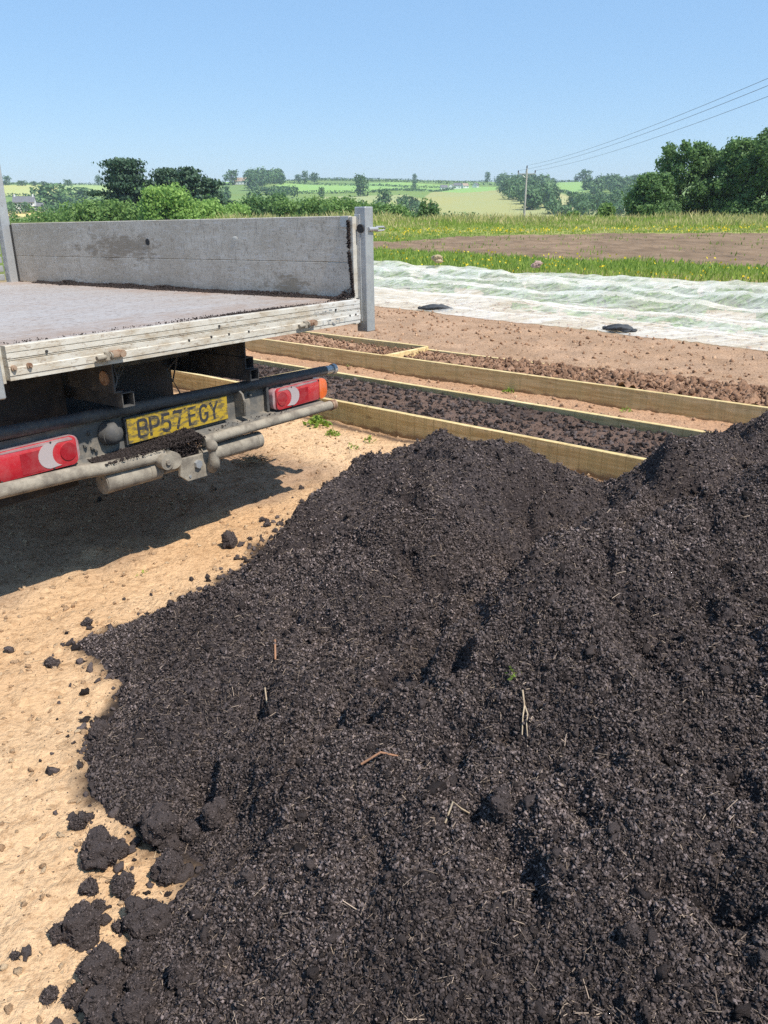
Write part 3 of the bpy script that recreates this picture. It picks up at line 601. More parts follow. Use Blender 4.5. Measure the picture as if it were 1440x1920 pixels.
CLODS = [
 (-.797,1.665,.033,1,'small round compost clod lying alone on sand above the large fibrous clod'),
 (-.70,1.55,.066,.95,'large fibrous compost clod at the outer left edge of the lower cluster'),
 (-.702,1.452,.026,.9,'small dark clod directly under the large fibrous outer clod'),
 (-.622,1.452,.036,.95,'medium ragged clod with its own shadow between fibrous clod and heap'),
 (-.565,1.61,.066,1.2,'tall upright compost clod leaning on the heap right of the fibrous one'),
 (-.525,1.50,.050,1,'round clod in front of the tall upright one touching the heap'),
 (-.49,1.605,.034,.9,'small lump high behind the round clod against the heap'),
 (-.43,1.63,.048,1,'half buried clod highest on the heap side of the cluster'),
 (-.672,1.33,.053,1.25,'egg shaped upright clod standing on sand left of the lower group'),
 (-.722,1.322,.026,1,'little clod tucked against the left side of the egg shaped clod'),
 (-.532,1.36,.060,.95,'broad grey clod with a shadowed hollow on its right'),
 (-.602,1.235,.053,1,'stout clod just below the egg shaped one near the frame bottom'),
 (-.63,1.172,.028,.9,'flattish clod at the sand edge beside a green grass blade'),
 (-.41,1.175,.036,1.1,'pale topped round clod furthest right along the bottom'),
 (-.53,1.262,.034,1,'middling clod between the broad grey clod and the bottom group'),
 (-.557,1.195,.032,1,'clod wedged in the middle of the bottom group'),
 (-.50,1.185,.034,1,'dark clod right of the wedged one in the bottom group'),
 (-.56,1.115,.050,.9,'large clod cut by the bottom of the picture at far left of group'),
 (-.485,1.11,.050,.95,'large clod at the bottom of the picture right of its twin'),
 (-.60,1.352,.020,.8,'tiny clod on bare sand left of the broad grey clod'),
 (-.607,1.432,.015,.8,'pea sized clod below the medium ragged clod'),
 (-.688,1.18,.020,.7,'small crumbly clod alone on sand by the bottom left straw'),
 (-.662,1.40,.022,1,'small upright clod above the egg shaped clod'),
 (-.796,1.268,.010,.8,'bead sized black clod on open sand at lower left'),
 (-.742,3.53,.050,1.35,'knobbly upright clod standing on the sand between truck and heap'),
 (-1.19,2.475,.032,.75,'flat oval clod lying on open sand at far left'),
 (-1.163,2.765,.028,.8,'round clod on open sand above the flat oval one'),
 (-.484,4.42,.020,.9,'lone round black clod on sand between bumper and heap peak'),
 (-.637,3.885,.021,.8,'small clod on the sand above the knobbly upright clod'),
 (-.60,3.80,.026,.5,'low crumbly clod trailing towards the heap from the upright clod'),
 (-.655,3.595,.015,.8,'tiny clod right of the knobbly upright clod'),
 (-.545,3.70,.018,.7,'small clod nearest the heap edge beside the trail of crumbs'),
 (-.87,2.04,.042,.85,'rounded clod bulging from the left foot of the heap'),
 (.25,1.375,.040,1.2,'pale egg shaped lump set in the near slope of the heap'),
 (.437,1.06,.026,1.2,'elongated grey lump standing out of the lower right slope of the heap'),
 (.985,4.66,.030,1.1,'brown clod resting on sand in front of the timber board'),
]
for i, (x, y, r, sz, lab) in enumerate(CLODS):
    r *= .70
    zz = float(heapz(np.array([x]), np.array([y]))[0])
    o = link('compost_clod', clod_mesh('compost_clod', r, sz, i), M_CRUMB if i < len(CLODS) - 1 else M_CHIPSOIL, None, False)
    o.location = (x, y, zz + r * .52); o.rotation_euler = (0, 0, i * 1.7)
    tag(o, lab, 'clod', 'compost clods fallen around the foot of the heap')
def on(x, y, dz=0): return (x, y, float(heapz(np.array([x]), np.array([y]))[0]) + dz)
# ------------------------------------------------------------------ flatbed truck (local x along the rear edge, y towards the cab)
TRUCK = empty('flatbed_truck', (-.109, 4.26, 0), (-.015, 0, math.pi / 2 - .64))
TRUCK.rotation_mode = 'XYZ'
tag(TRUCK, 'dirty flatbed truck with its tailgate down, yellow rear plate and red lamps, beside the heap', 'truck')
TM = Matrix.Translation(TRUCK.location) @ (Matrix.Rotation(math.pi / 2 - .64, 4, 'Z') @ Matrix.Rotation(-.015, 4, 'X'))
TRUCK.rotation_euler = TM.to_euler()
BW, BL = 1.939, 3.28
# bed
d = MB().box(-BW + .004, -.004, .032, BL, 1.058, 1.083, .001).build('deck', M_DECK, TRUCK)
prof = [(.03,.968),(.03,1.086),(.001,1.086),(0,1.084),(0,1.064),(.004,1.063),(.004,1.061),(0,1.060),(0,1.043),(.005,1.042),(.005,1.040),(.001,1.039),(.001,1.037),(.005,1.036),(.005,1.034),(-.001,1.033),(-.001,1.012),(-.003,1.010),(-.003,.985),(0,.983),(0,.968)]
sill = MB().prism(prof, 'yz', -BW + .002, -.001).build('rear_sill', M_SILL, TRUCK)
for x, z in ((-1.151,1.012),(-1.029,1.012),(-.928,1.012),(-.809,1.010),(-1.79,1.05),(-.979,1.052),(-.088,1.011),(-.04,1.012),(-.2,1.05)): MB().cyl((x, -.0045, z), (x, .004, z), .0052, seg=10).build('rivet_hole', M_RUBBER, sill)
for x in (-1.864, -1.922):
    b = MB().cyl((x, -.010, 1.011), (x, 0, 1.011), .010, seg=12).cyl((x, -.016, 1.011), (x, -.009, 1.011), .0055, seg=8).build('bolt', M_RUST, sill, True)
for x, fl in ((-1.545, 1), (-.435, 1)):
    l = MB().box(x + .0, x + .062, -.026, -.002, .994, 1.020, .007, 2).cyl((x + .05, -.03, 1.006), (x + .05, -.001, 1.006), .014, seg=12).build('drop_latch', M_RUST, sill, True)
    MB().tube([(x - .062, -.022, 1.000), (x - .03, -.023, 1.003), (x + .005, -.023, 1.006)], .0095, 10).cyl((x - .018, -.023, .990), (x - .018, -.023, 1.02), .011, seg=10).cyl((x, -.023, 1.004), (x - .006, -.023, 1.004), .0155, seg=12).build('latch_pin', M_DUST, l, True)
M_WORN = m_worn('worn_paint', (.17, .18, .19), (.5, .48, .42), 60, .45, .6, .7)
def fl(x0, x1, z0, z1, y0=-.0036, y1=-.002): MB().box(x0, x1, y0, y1, z0, z1, 0).build('worn_character', M_WORN, sill)
for a in ((-.305,-.297,.988,1.004),(-.270,-.240,1.000,1.0055),(-.262,-.254,.985,.998),(-.2,-.172,1.001,1.007),(-.177,-.171,.984,1.002),(-.135,-.127,.984,1.004)): fl(*a)
MB().prism([(-.215 + .018 * math.cos(t) * k, .992 + .014 * math.sin(t) * k) for k, ts in ((1, np.linspace(math.pi * .95, math.pi * 2.05, 9)), (.5, np.linspace(math.pi * 2.05, math.pi * .95, 9))) for t in ts], 'xz', -.0037, -.0028).build('worn_character', M_WORN, sill)
for a in ((-.36,-.34,1.047,1.051),(-.335,-.33,1.047,1.056),(-.30,-.27,1.046,1.051),(-.25,-.225,1.048,1.055)): fl(a[0], a[1], a[2], a[3], -.0008, .001)
rail = MB().box(-.0035, .026, .03, BL, .955, 1.082, .002).build('edge_rail', M_ALU, TRUCK)
MB().box(-BW - .026, -BW + .0035, .03, BL, .955, 1.082, .002).build('edge_rail', M_ALU, TRUCK)
# drop sides
for sx, nm in ((0, 'r'), (-BW - .03, 'l')):
    sb = MB().box(sx + .001, sx + .029, .062, BL - .032, 1.0865, 1.2675, .003).box(sx + .0015, sx + .0285, .063, BL - .032, 1.2685, 1.494, .003).build('side_board', M_SIDE, TRUCK)
    if nm == 'r':
        sb['label'] = 'grimy grey side board with scuffs and a dark punched hole'
        MB().cyl((-.0006, 1.69, 1.366), (.02, 1.69, 1.366), .021, seg=9).build('hole', M_RUBBER, sb)
        MB().sph((.004, .90, 1.385), .02, .25, 1.4, .8).build('dent', M_ALU, sb, True)
        MB().box(.002, .034, .036, .060, 1.088, 1.490, .002).build('end_cap', M_ALU, sb)
        MB().box(-.0012, .004, .062, .115, 1.44, 1.492, .0005).build('end_plate', M_GALV, sb)
MB().box(-.012, .027, BL - .030, BL - .002, 1.04, 1.485, 0).build('side_seal', M_RUBBER, TRUCK)
# rear posts
for sx, k in ((.034, 1), (-BW - .100, -1)):
    p = MB().box(sx, sx + .066, -.022, .05, .915, 1.536, .004).box(sx - .004 if k > 0 else sx + .06, sx + .006 if k > 0 else sx + .07, .012, .05, .968, 1.50, .002).build('corner_post', M_GALV, TRUCK)
    x0 = sx
    if k > 0:
        MB().cyl((x0 - .010, .008, 1.432), (x0 + .001, .008, 1.432), .021, seg=20).build('latch_boss', M_RUBBER, p, True)
        MB().tube([(x0 + .018, -.026, 1.428), (x0 + .085, -.03, 1.428)], .011, 8).tube([(x0 + .075, -.03, 1.438), (x0 + .135, -.034, 1.438), (x0 + .147, -.034, 1.430), (x0 + .135, -.034, 1.421), (x0 + .075, -.03, 1.419)], .005, 8).build('latch_handle', M_GALV, p, True)
# headboard
hb = MB()
for k in range(6): hb.box(-BW + .05, -.075, BL + .035, BL + .055, 1.095 + .062 * k, 1.138 + .062 * k, .002)
hb.box(-BW + .05, -.075, BL + .03, BL + .06, 1.80, 1.85, .002)
hb.box(-1.0, -.95, BL + .03, BL + .06, 1.09, 1.80, .002)
hb = hb.build('headboard', M_GALV, TRUCK)
for x in (-.002, -BW + .07): MB().box(x - .068, x, BL - .03, BL + .035, 1.03, 1.90, .003).cyl((x - .034, BL - .032, 1.62), (x - .034, BL - .02, 1.62), .008, seg=8).build('headboard_post', M_GALV, hb)
# chassis
def hollow(mb, x0, x1, z0, z1, y0, y1, w=.004):
    mb.box(x0, x1, y0, y1, z0, z0 + w, 0).box(x0, x1, y0, y1, z1 - w, z1, 0).box(x0, x0 + w, y0, y1, z0 + w, z1 - w, 0).box(x1 - w, x1, y0, y1, z0 + w, z1 - w, 0)
ch = MB(); hollow(ch, -1.436, -1.378, .768, .828, .10, 3.0); ch.box(-1.468, -1.460, .10, 4.9, .832, .955, .001).box(-1.46, -1.43, .1, 4.9, .832, .838, 0).box(-1.46, -1.43, .1, 4.9, .949, .955, 0)
ch.build('chassis_rail', M_DARK, TRUCK)
ch = MB(); hollow(ch, -.700, -.645, .757, .811, .12, 3.0); hollow(ch, -.699, -.646, .8115, .865, .15, 4.9); ch.box(-.69, -.682, .16, 4.9, .8655, .955, 0)
ch.build('chassis_rail', M_DARK, TRUCK)
cm = MB().box(-1.43, -.70, .55, .60, .845, .95, .003).box(-1.43, -.71, 1.3, 1.36, .62, .93, .003).box(-1.9, -.06, .25, .29, .958, .99, 0).box(-1.9, -.06, 1.4, 1.45, .90, .99, 0).box(-1.9, -.06, 2.4, 2.45, .90, .99, 0)
cm.build('cross_member', M_SHELF, TRUCK)
MB().prism([(.42,.62),(.80,.60),(.92,.70),(.86,.82),(.46,.84)], 'yz', -1.69, -1.56, .01).prism([(1.0,.62),(1.2,.60),(1.25,.80),(1.05,.82)], 'yz', -1.66, -1.52, .01).build('spring_hanger', M_DARK, TRUCK)
MB().box(-1.86, -1.72, .48, .53, .52, .84, .006).build('mud_flap', M_RUBBER, TRUCK)
MB().tube([(-1.15, .5, .86), (-1.22, .44, .80), (-1.33, .36, .79), (-1.36, .33, .86), (-1.33, .36, .93)], .0055).tube([(-1.33, .3, .95), (-1.345, .25, .86), (-1.39, .22, .80)], .005).tube([(-.75, .8, .80), (-.85, .7, .88), (-1.0, .65, .86), (-1.1, .6, .78)], .006).tube([(-.9, .4, .70), (-.95, .42, .82), (-.82, .5, .85), (-.78, .6, .72)], .004).build('cable', M_CABLE, TRUCK, True)
MB().cyl((-1.475, .15, .89), (-1.469, .15, .89), .03, seg=12).build('mount_plug', M_RUST, TRUCK, True)
MB().cyl((-1.5, 2.05, .36), (-.5, 2.05, .36), .055).sph((-1.06, 2.05, .36), .15, 1, 1, .9).build('rear_axle', M_DARK, TRUCK, True)
MB().box(-1.428, -.702, .70, .74, .48, .955, .003).build('dark_gap_panel', M_DARK, TRUCK)  # added dark sheet so the gap between the rails reads as shade
MB().box(-1.93, -1.50, 1.28, 1.34, .52, .955, .003).build('dark_side_panel', M_RUBBER, TRUCK)  # added dark panel hiding sunlit ground under the left of the bed
MB().cyl((-.90, 2.6, .62), (-.90, 3.3, .62), .16, seg=24).build('fuel_tank', M_DARK, TRUCK, True)
MB().cyl((-1.07, .62, .50), (-1.07, .62, .62), .34, seg=36).cyl((-1.07, .62, .48), (-1.07, .62, .64), .17, seg=24).build('shadow_fill_wheel', M_RUBBER, TRUCK, True)  # added out of view to close a sunlit streak in the truck's shadow
MB().box(-1.95, -1.50, .40, .46, .40, .95, .004).build('shadow_fill_board', M_RUBBER, TRUCK)  # added to block the same sun streak at the left end
def wheel(x0, x1, y, r=.36):
    t = MB().cyl((x0, y, r), (x1, y, r), r, seg=40); bm = t.b
    bmesh.ops.bevel(bm, geom=[e for e in bm.edges if len(e.link_faces) == 2 and any(len(f.verts) > 8 for f in e.link_faces)], offset=.035, segments=3, affect='EDGES')
    ty = t.build('wheel', M_RUBBER, TRUCK, True)
    out = x1 if abs(x1 + .97) > abs(x0 + .97) else x0; sg = 1 if out == x1 else -1
    MB().cyl((out - sg * .02, y, r), (out + sg * .003, y, r), .20, .17, seg=32).cyl((out, y, r), (out + sg * .03, y, r), .06, seg=16).build('rim', M_DUST, ty, True)
for a in ((-1.90, -1.70), (-.44, -.24)):
    wheel(a[0], a[1], 2.05); wheel(a[0] + .02, a[1] - .02, 4.35)
# cab
cabp = [(3.62,.55),(3.62,2.15),(3.72,2.22),(4.7,2.20),(5.15,1.45),(5.35,1.35),(5.42,.55)]
cab = MB().prism(cabp, 'yz', -1.86, -.20, .03).build('cab', M_WHITE, TRUCK, False)
for x in (-.202, -1.858):
    MB().prism([(3.95,1.45),(3.95,2.0),(4.6,2.0),(4.95,1.45)], 'yz', x - .006, x + .006).build('side_window', M_GLASS, cab)
MB().prism([(4.80,2.10),(5.13,1.55),(5.16,1.56),(4.83,2.12)], 'yz', -1.75, -.31).build('windscreen', M_GLASS, cab)
MB().box(-1.6, -.46, 3.612, 3.625, 1.45, 2.0, .002).build('rear_window', M_GLASS, cab)
# bumper
XL = -2.18
bp = MB().prism([(.118,.742),(.112,.742),(.112,.603),(.02,.585),(.02,.579),(.118,.597)], 'yz', XL + .05, -.27, 0).build('rear_bumper', M_SHELF, TRUCK)
MB().box(-.62 - .018, -.622, .085, .112, .60, .725, .004).build('lamp_gap_shade', M_DARK, bp)  # dark box standing in for the shaded gap beside the right lamp
tb = MB().tube([(XL, .10, .781), (-1.3, .10, .759), (-.62, .10, .745), (-.19, .10, .7355)], .0245, 16).build('upper_tube', M_DARK, bp, True)
MB().tube([(-.195, .10, .7355), (-.128, .10, .734)], .0215, 16).cyl((-.133, .10, .734), (-.112, .10, .7335), .0275, seg=18).build('tube_end', M_GALV, tb, True)
tb = MB().tube([(XL, -.0, .606), (-1.75, -.0, .590), (-1.62, -.0, .577), (-1.37, -.0, .566), (-1.345, -.0, .566)], .027, 16).build('lower_tube', M_DUST, bp, True)
tb = MB().tube([(-1.13, -.0, .577), (-.84, -.0, .578), (-.27, -.0, .576)], .0235, 16).build('lower_tube', M_DUST, bp, True)
MB().cyl((-.27, -.0, .576), (-.235, 0, .576), .028, .025, seg=18).build('tube_end', M_RUST, tb, True)
MB().cyl((-1.52, .112, .684), (-1.515, .085, .682), .050, .048, seg=24).sph((-1.515, .085, .682), .048, .92, .75, .96, 24, 14).build('reversing_lamp', M_DARK, bp, True)
MB().prism([(.112,.745),(.085,.745),(.055,.725),(.045,.69),(.045,.622),(.112,.612)], 'yz', -.829, -.818, .001).box(-.829, -.79, .045, .052, .622, .70, .001).build('bracket', M_SHELF, bp)
for x, z in ((-1.605,.700),(-1.60,.640),(-.765,.722),(-.765,.64),(-1.585,.628),(-.735,.70),(-1.63,.655)): MB().cyl((x, .100, z), (x, .112, z), .009, seg=6).cyl((x, .094, z), (x, .101, z), .0045, seg=8).build('bolt', M_SHELF, bp)
bp.scale = (1.0373, 1, 1.0373); bp.location = (.127, .10, -.0560)
# number plate
PX0, PX1, PZ0, PZ1 = -1.443, -.897, .621, .727
pl = MB().box(PX0, PX1, .084, .090, PZ0, PZ1, .0015).build('number_plate', M_PLATE, bp)
MB().box(PX0 - .006, PX1 + .004, .0905, .1115, PZ0 - .005, PZ1 + .004, .002).build('plate_backing', M_DARK, bp)
def stroke(mb, pts, w, y0, y1, closed=False):
    n = len(pts); pts = [Vector(p) for p in pts]; L = []; R = []
    for i in range(n):
        a = pts[i - 1] if (i > 0 or closed) else None; b = pts[(i + 1) % n] if (i < n - 1 or closed) else None; p = pts[i]
        d1 = (p - a).normalized() if a is not None else None; d2 = (b - p).normalized() if b is not None else None
        if d1 is None: d1 = d2
        if d2 is None: d2 = d1
        n1 = Vector((-d1.y, d1.x)); n2 = Vector((-d2.y, d2.x)); m = (n1 + n2).normalized(); k = (w / 2) / max(.5, m.dot(n1)); L.append(p + m * k); R.append(p - m * k)
    V = []
    for q in (L, R): V.append([[mb.b.verts.new((v.x, y, v.y)) for v in q] for y in (y0, y1)])
    for i in range(n if closed else n - 1):
        j = (i + 1) % n
        mb.b.faces.new((V[0][0][i], V[0][0][j], V[1][0][j], V[1][0][i])); mb.b.faces.new((V[0][0][i], V[0][1][i], V[0][1][j], V[0][0][j])); mb.b.faces.new((V[1][0][i], V[1][0][j], V[1][1][j], V[1][1][i]))
    if not closed:
        for i in (0, n - 1): mb.b.faces.new((V[0][0][i], V[1][0][i], V[1][1][i], V[0][1][i]))
def arc(cx, cy, rx, ry, a0, a1, n=7): return [(cx + rx * math.cos(math.radians(a0 + (a1 - a0) * i / (n - 1))), cy + ry * math.sin(math.radians(a0 + (a1 - a0) * i / (n - 1)))) for i in range(n)]
CH = {  # unit cell width 1, height 1.58, strokes about .27 wide
 'B': [([(0, 0), (0, 1.58)], 0), ([(0, 1.58)] + arc(.62, 1.2, .32, .38, 90, -90) + [(0.0, .82)], 0), ([(0, .80)] + arc(.64, .40, .36, .40, 90, -90) + [(0, 0)], 0)],
 'P': [([(0, -.12), (0, 1.58)] + arc(.60, 1.14, .38, .44, 90, -90) + [(.1, .70)], 0)],
 '5': [([(.95, 1.58), (.12, 1.58), (.06, .86), (.3, .96)] + arc(.50, .47, .44, .50, 80, -90) + arc(.45, .42, .45, .42, -100, -160, 4), 0)],
 '7': [([(0, 1.58), (.98, 1.58), (.90, 1.25), (.42, -.12)], 0)],
 'E': [([(.92, 1.58), (0, 1.58), (0, 0), (.95, 0)], 0), ([(.1, .82), (.80, .82)], 0)],
 'G': [(arc(.52, 1.08, .46, .50, 25, 180, 7) + arc(.52, .50, .46, .50, 180, 360, 8) + [(.98, .72), (.60, .72)], 0)],
 'Y': [([(0, 1.70), (.50, .80), (1.0, 1.70)], 0), ([(.50, .85), (.50, -.12)], 0)]}
lx = PX0 + .052; sc_ = .044
for i, chh in enumerate('BP57 EGY'):
    if chh == ' ': lx += .026; continue
    mb = MB()
    for pts, cl in CH[chh]:
        stroke(mb, [(lx + p[0] * sc_ , PZ0 + .0185 + p[1] * sc_) for p in pts], .0125, .0830 - .0001 * len(mb.b.verts) * .01, .0842, False)
    o = mb.build('plate_character', M_PLETTER, pl); lx += .044 + .0165
for x in (PX0 + .245, PX0 + .30): MB().cyl((x, .082, PZ1 - .012), (x, .085, PZ1 - .012), .004, seg=8).build('plate_screw', M_RUBBER, pl)
# tail lamps
M_RED2 = m_lens('deep_red_lens', (.30, .004, .012), .12)
def tail_lamp(xi, xo, z0, z1):
    """xi inner end, xo outer end"""
    s = 1 if xo > xi else -1; L = abs(xo - xi); R_ = .026
    def seg_(a, b, ra, rb):  # rounded outline between fractions, corner radius at ends
        x0 = xi + s * L * a; x1 = xi + s * L * b; zc0, zc1 = z0 + .006, z1 - .006; pts = []
        def corner(cx, cz, a0, a1, r): return [(cx + s * r * math.cos(math.radians(t)), cz + r * math.sin(math.radians(t))) for t in np.linspace(a0, a1, 6)]
        pts += corner(x0 + s * ra, zc0 + ra, 180, 270, ra) if ra else [(x0, zc0)]
        pts += corner(x1 - s * rb, zc0 + rb, 270, 360, rb) if rb else [(x1, zc0)]
        pts += corner(x1 - s * rb, zc1 - rb, 0, 90, rb) if rb else [(x1, zc1)]
        pts += corner(x0 + s * ra, zc1 - ra, 90, 180, ra) if ra else [(x0, zc1)]
        return pts
    t = MB().prism(seg_(-.012, 1.012, .028, .034), 'xz', .066, .108, .004).build('tail_lamp', M_HAZYLENS, bp, True)
    MB().prism(seg_(.03, .84, .018, 0), 'xz', .0545, .0665, .003).build('red_lens', M_RED, t, True)
    MB().prism(seg_(.845, 1.0, 0, .036), 'xz', .0545, .0665, .003).build('orange_lens', M_ORANGE, t, True)
    zc = (z0 + z1) / 2; h = (z1 - z0) / 2 - .012; xc = xi + s * L * .22
    cres = [(xc + s * (.034 + .085 * math.cos(a) * .62), zc + h * math.sin(a)) for a in np.linspace(-1.35, 1.35, 11)]
    cres += [(xc + s * (-.012 + .075 * math.cos(a) * .55) , zc + h * .93 * math.sin(a)) for a in np.linspace(1.35, -1.35, 11)]
    MB().prism(cres, 'xz', .0525, .0548).build('clear_lens', M_CLEAR, t)
    MB().cyl((xi + s * L * .125, .0505, zc), (xi + s * L * .125, .056, zc), .034, seg=32).build('reflector', M_RED2, t, True)
    MB().box(min(xi + s*L*.40, xi + s*L*.62), max(xi + s*L*.40, xi + s*L*.62), .0535, .0548, z0 + .014, z1 - .03, 0).build('lens_insert', M_RED2, t)
    MB().prism([(xi + s*L*.06, z1 - .020), (xi + s*L*.80, z1 - .014), (xi + s*L*.80, z1 - .007), (xi + s*L*.10, z1 - .007)], 'xz', .0532, .0548).build('scuffed_edge', M_HAZYLENS, t)
    for f, zz in ((.30, z1 - .011), (.83, z1 - .011), (.30, z0 + .011), (.83, z0 + .011)): MB().cyl((xi + s * L * f, .050, zz), (xi + s * L * f, .056, zz), .0035, seg=8).build('lens_screw', M_RUBBER, t)
tail_lamp(-.615, -.228, .600, .716); tail_lamp(-1.687, -2.074, .604, .726)
# tow bar
tw = MB().cyl((-1.625, .03, .512), (-1.36, .03, .508), .045, seg=28).cyl((-1.135, .03, .505), (-.766, .03, .500), .040, seg=28).cyl((-1.40, .03, .508), (-1.10, .03, .505), .033, seg=24)
tw.cyl((-1.56, .03, .511), (-1.545, .03, .511), .0462, seg=28).cyl((-.80, .03, .5), (-.79, .03, .5), .0415, seg=28).cyl((-1.42, .03, .51), (-1.40, .03, .51), .047, seg=28)
tw = tw.build('tow_bar', M_DUST, TRUCK, True)
tw.scale = (1.0373, 1, 1.0373); tw.location = (.127, .10, -.0560)
MB().cyl((-1.6285, .03, .512), (-1.6245, .03, .512), .040, seg=24).cyl((-1.633, .03, .525), (-1.628, .03, .525), .007, seg=8).build('end_disc', M_SHELF, tw, True)
MB().cyl((-1.365, -.055, .548), (-1.365, .03, .548), .033, seg=20).cyl((-1.33, -.048, .545), (-1.31, .03, .54), .036, seg=20).cyl((-1.365, -.064, .548), (-1.365, -.054, .548), .012, seg=8).build('pivot', M_DUST, tw, True)
MB().prism([(-1.29,.462),(-1.25,.430),(-1.13,.428),(-1.085,.440),(-1.085,.50),(-1.11,.53),(-1.28,.535)], 'xz', -.030, -.014, .002).build('tow_plate', M_DUST, tw)
MB().sph((-1.135, -.065, .566), .027).tube([(-1.135, -.065, .55), (-1.135, -.065, .525), (-1.128, -.062, .50), (-1.12, -.05, .475), (-1.12, -.03, .455)], [.017, .016, .025, .028, .024], 14).build('tow_ball', M_DUST, tw, True)
for a in ((-1.195, -.045, .495, .019, 6), (-1.13, -.034, .445, .007, 8), (-1.24, -.034, .45, .006, 8)): MB().cyl(a[:3], (a[0], -.0295, a[2]), a[3], seg=a[4]).build('tow_bolt', M_GALV, tw)

# compost left on the truck (placed in truck coordinates, its own object)
def truck_crumbs(name, P, size, label, extra=.5):
    V_, F_, T_ = crumbs(P, size, extra, RNG.random(len(P)) ** 1.5 * .22)
    o = npmesh(name, V_, F_, M_CRUMB, attrs={'tint': T_}); o.matrix_world = TM; tag(o, label, 'compost', kind='stuff'); return o
yy = RNG.uniform(.04, 3.0, 14000); ph = .006 + .016 * np.clip(fbm(yy * 2.2, yy * 0, 4, 3) + .15, 0, 1) * 2 + .05 * np.exp(-((yy - .07) / .05) ** 2) + .02 * np.exp(-((yy - 1.55) / .12) ** 2) + .022 * np.exp(-((yy - 2.62) / .09) ** 2)
xx = -np.abs(RNG.normal(size=len(yy))) * (.012 + ph * .8); P = np.stack([xx - .004, yy, 1.085 + np.maximum(0, ph + xx * .6) * RNG.random(len(yy)) + .002], 1)
truck_crumbs('spilled_compost', P, .003 + .007 * RNG.random(len(yy)), 'line of black compost along the foot of the far side board')
n_ = 1500; xx = RNG.normal(-.72, .20, n_); xx2 = np.where(RNG.random(n_) < .22, RNG.uniform(-1.9, -.3, n_), xx); yy = .03 + np.abs(RNG.normal(size=n_)) * .035
truck_crumbs('spilled_crumbs', np.stack([xx2.clip(-1.93, -.02), yy, 1.085 + RNG.random(n_) * .003], 1), .002 + .0045 * RNG.random(n_), 'thin trail of brown compost along the rear edge of the truck deck')
n_ = 16000; xx = RNG.uniform(-1.64, -1.13, n_); prof_ = np.interp(xx, [-1.64, -1.5, -1.4, -1.25, -1.18, -1.13], [.0, .010, .020, .034, .046, .02]); yy = RNG.normal(.045, .030, n_).clip(-.03, .10)
P = np.stack([xx, yy, .598 + prof_ * RNG.random(n_) * np.clip(1 - np.abs(yy - .05) / .09, .1, 1)], 1)
m2 = 4200; xb = RNG.uniform(-1.30, -1.15, m2); zb = .50 + .12 * RNG.random(m2); yb = -.012 + .05 * RNG.random(m2) - .01 * (zb > .56)
P = np.concatenate([P, np.stack([xb, yb, zb], 1)]); sp = RNG.uniform(0, 1, (90, 2)); P = np.concatenate([P, np.stack([-1.05 + sp[:, 0] * .5, .02 + .07 * sp[:, 1], np.full(90, .598)], 1)])
P = P * (1.0373, 1, 1.0373) + (.127, .10, -.0560)
truck_crumbs('compost_mound', P, .003 + .008 * RNG.random(len(P)) ** 3, 'mound of black compost lying on the bumper beside the tow ball')
zz = np.concatenate([RNG.uniform(1.34, 1.47, 260), RNG.uniform(1.10, 1.32, 420)]); yy = np.where(zz > 1.33, .060, .038 + (zz - 1.10) * .11) + RNG.normal(size=len(zz)) * .003
truck_crumbs('stuck_compost', np.stack([-.004 + 0 * zz, yy, zz], 1), .008 + .006 * RNG.random(len(zz)), 'wet compost stuck in the gap between side board and corner post')
# ------------------------------------------------------------------ timber beds
def bedpt(a, n): q = BA * a + BN * n; return q
def board(name, root, x0, x1, y0, y1, z1, lab=None):
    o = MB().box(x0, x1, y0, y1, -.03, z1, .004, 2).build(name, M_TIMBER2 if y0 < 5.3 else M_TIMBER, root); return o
def raised_bed(y0, y1, joints, divs, xr, label, sink=0):
    root = empty('raised_bed', (0, 0, 0), (0, 0, BEDROT)); root['label'] = label; root['category'] = 'raised bed'; root['group'] = 'timber framed raised beds'
    t = .042; ends = [-11.5] + joints + [xr]
    for i in range(len(ends) - 1):
        board('front_board', root, ends[i] + .001, ends[i + 1] - .001, y0, y0 + t, .165 + .003 * (i % 2))
        board('back_board', root, ends[i] + .001, ends[i + 1] - .001, y1 - t, y1, .165 - sink * (i == len(ends) - 2))
    for dx in divs: board('divider', root, dx, dx + t, y0 + t + .001, y1 - t - .001, .162)
    board('end_board', root, xr - t, xr, y0 + t + .001, y1 - t - .001, .162)
    return root
raised_bed(4.34, 5.235, [-5.24], [-5.30], 1.2, 'nearer long timber bed filled with black compost')
raised_bed(6.17, 6.955, [-5.22], [-5.24], 1.2, 'farther long timber bed filled with reddish brown clods', .03)
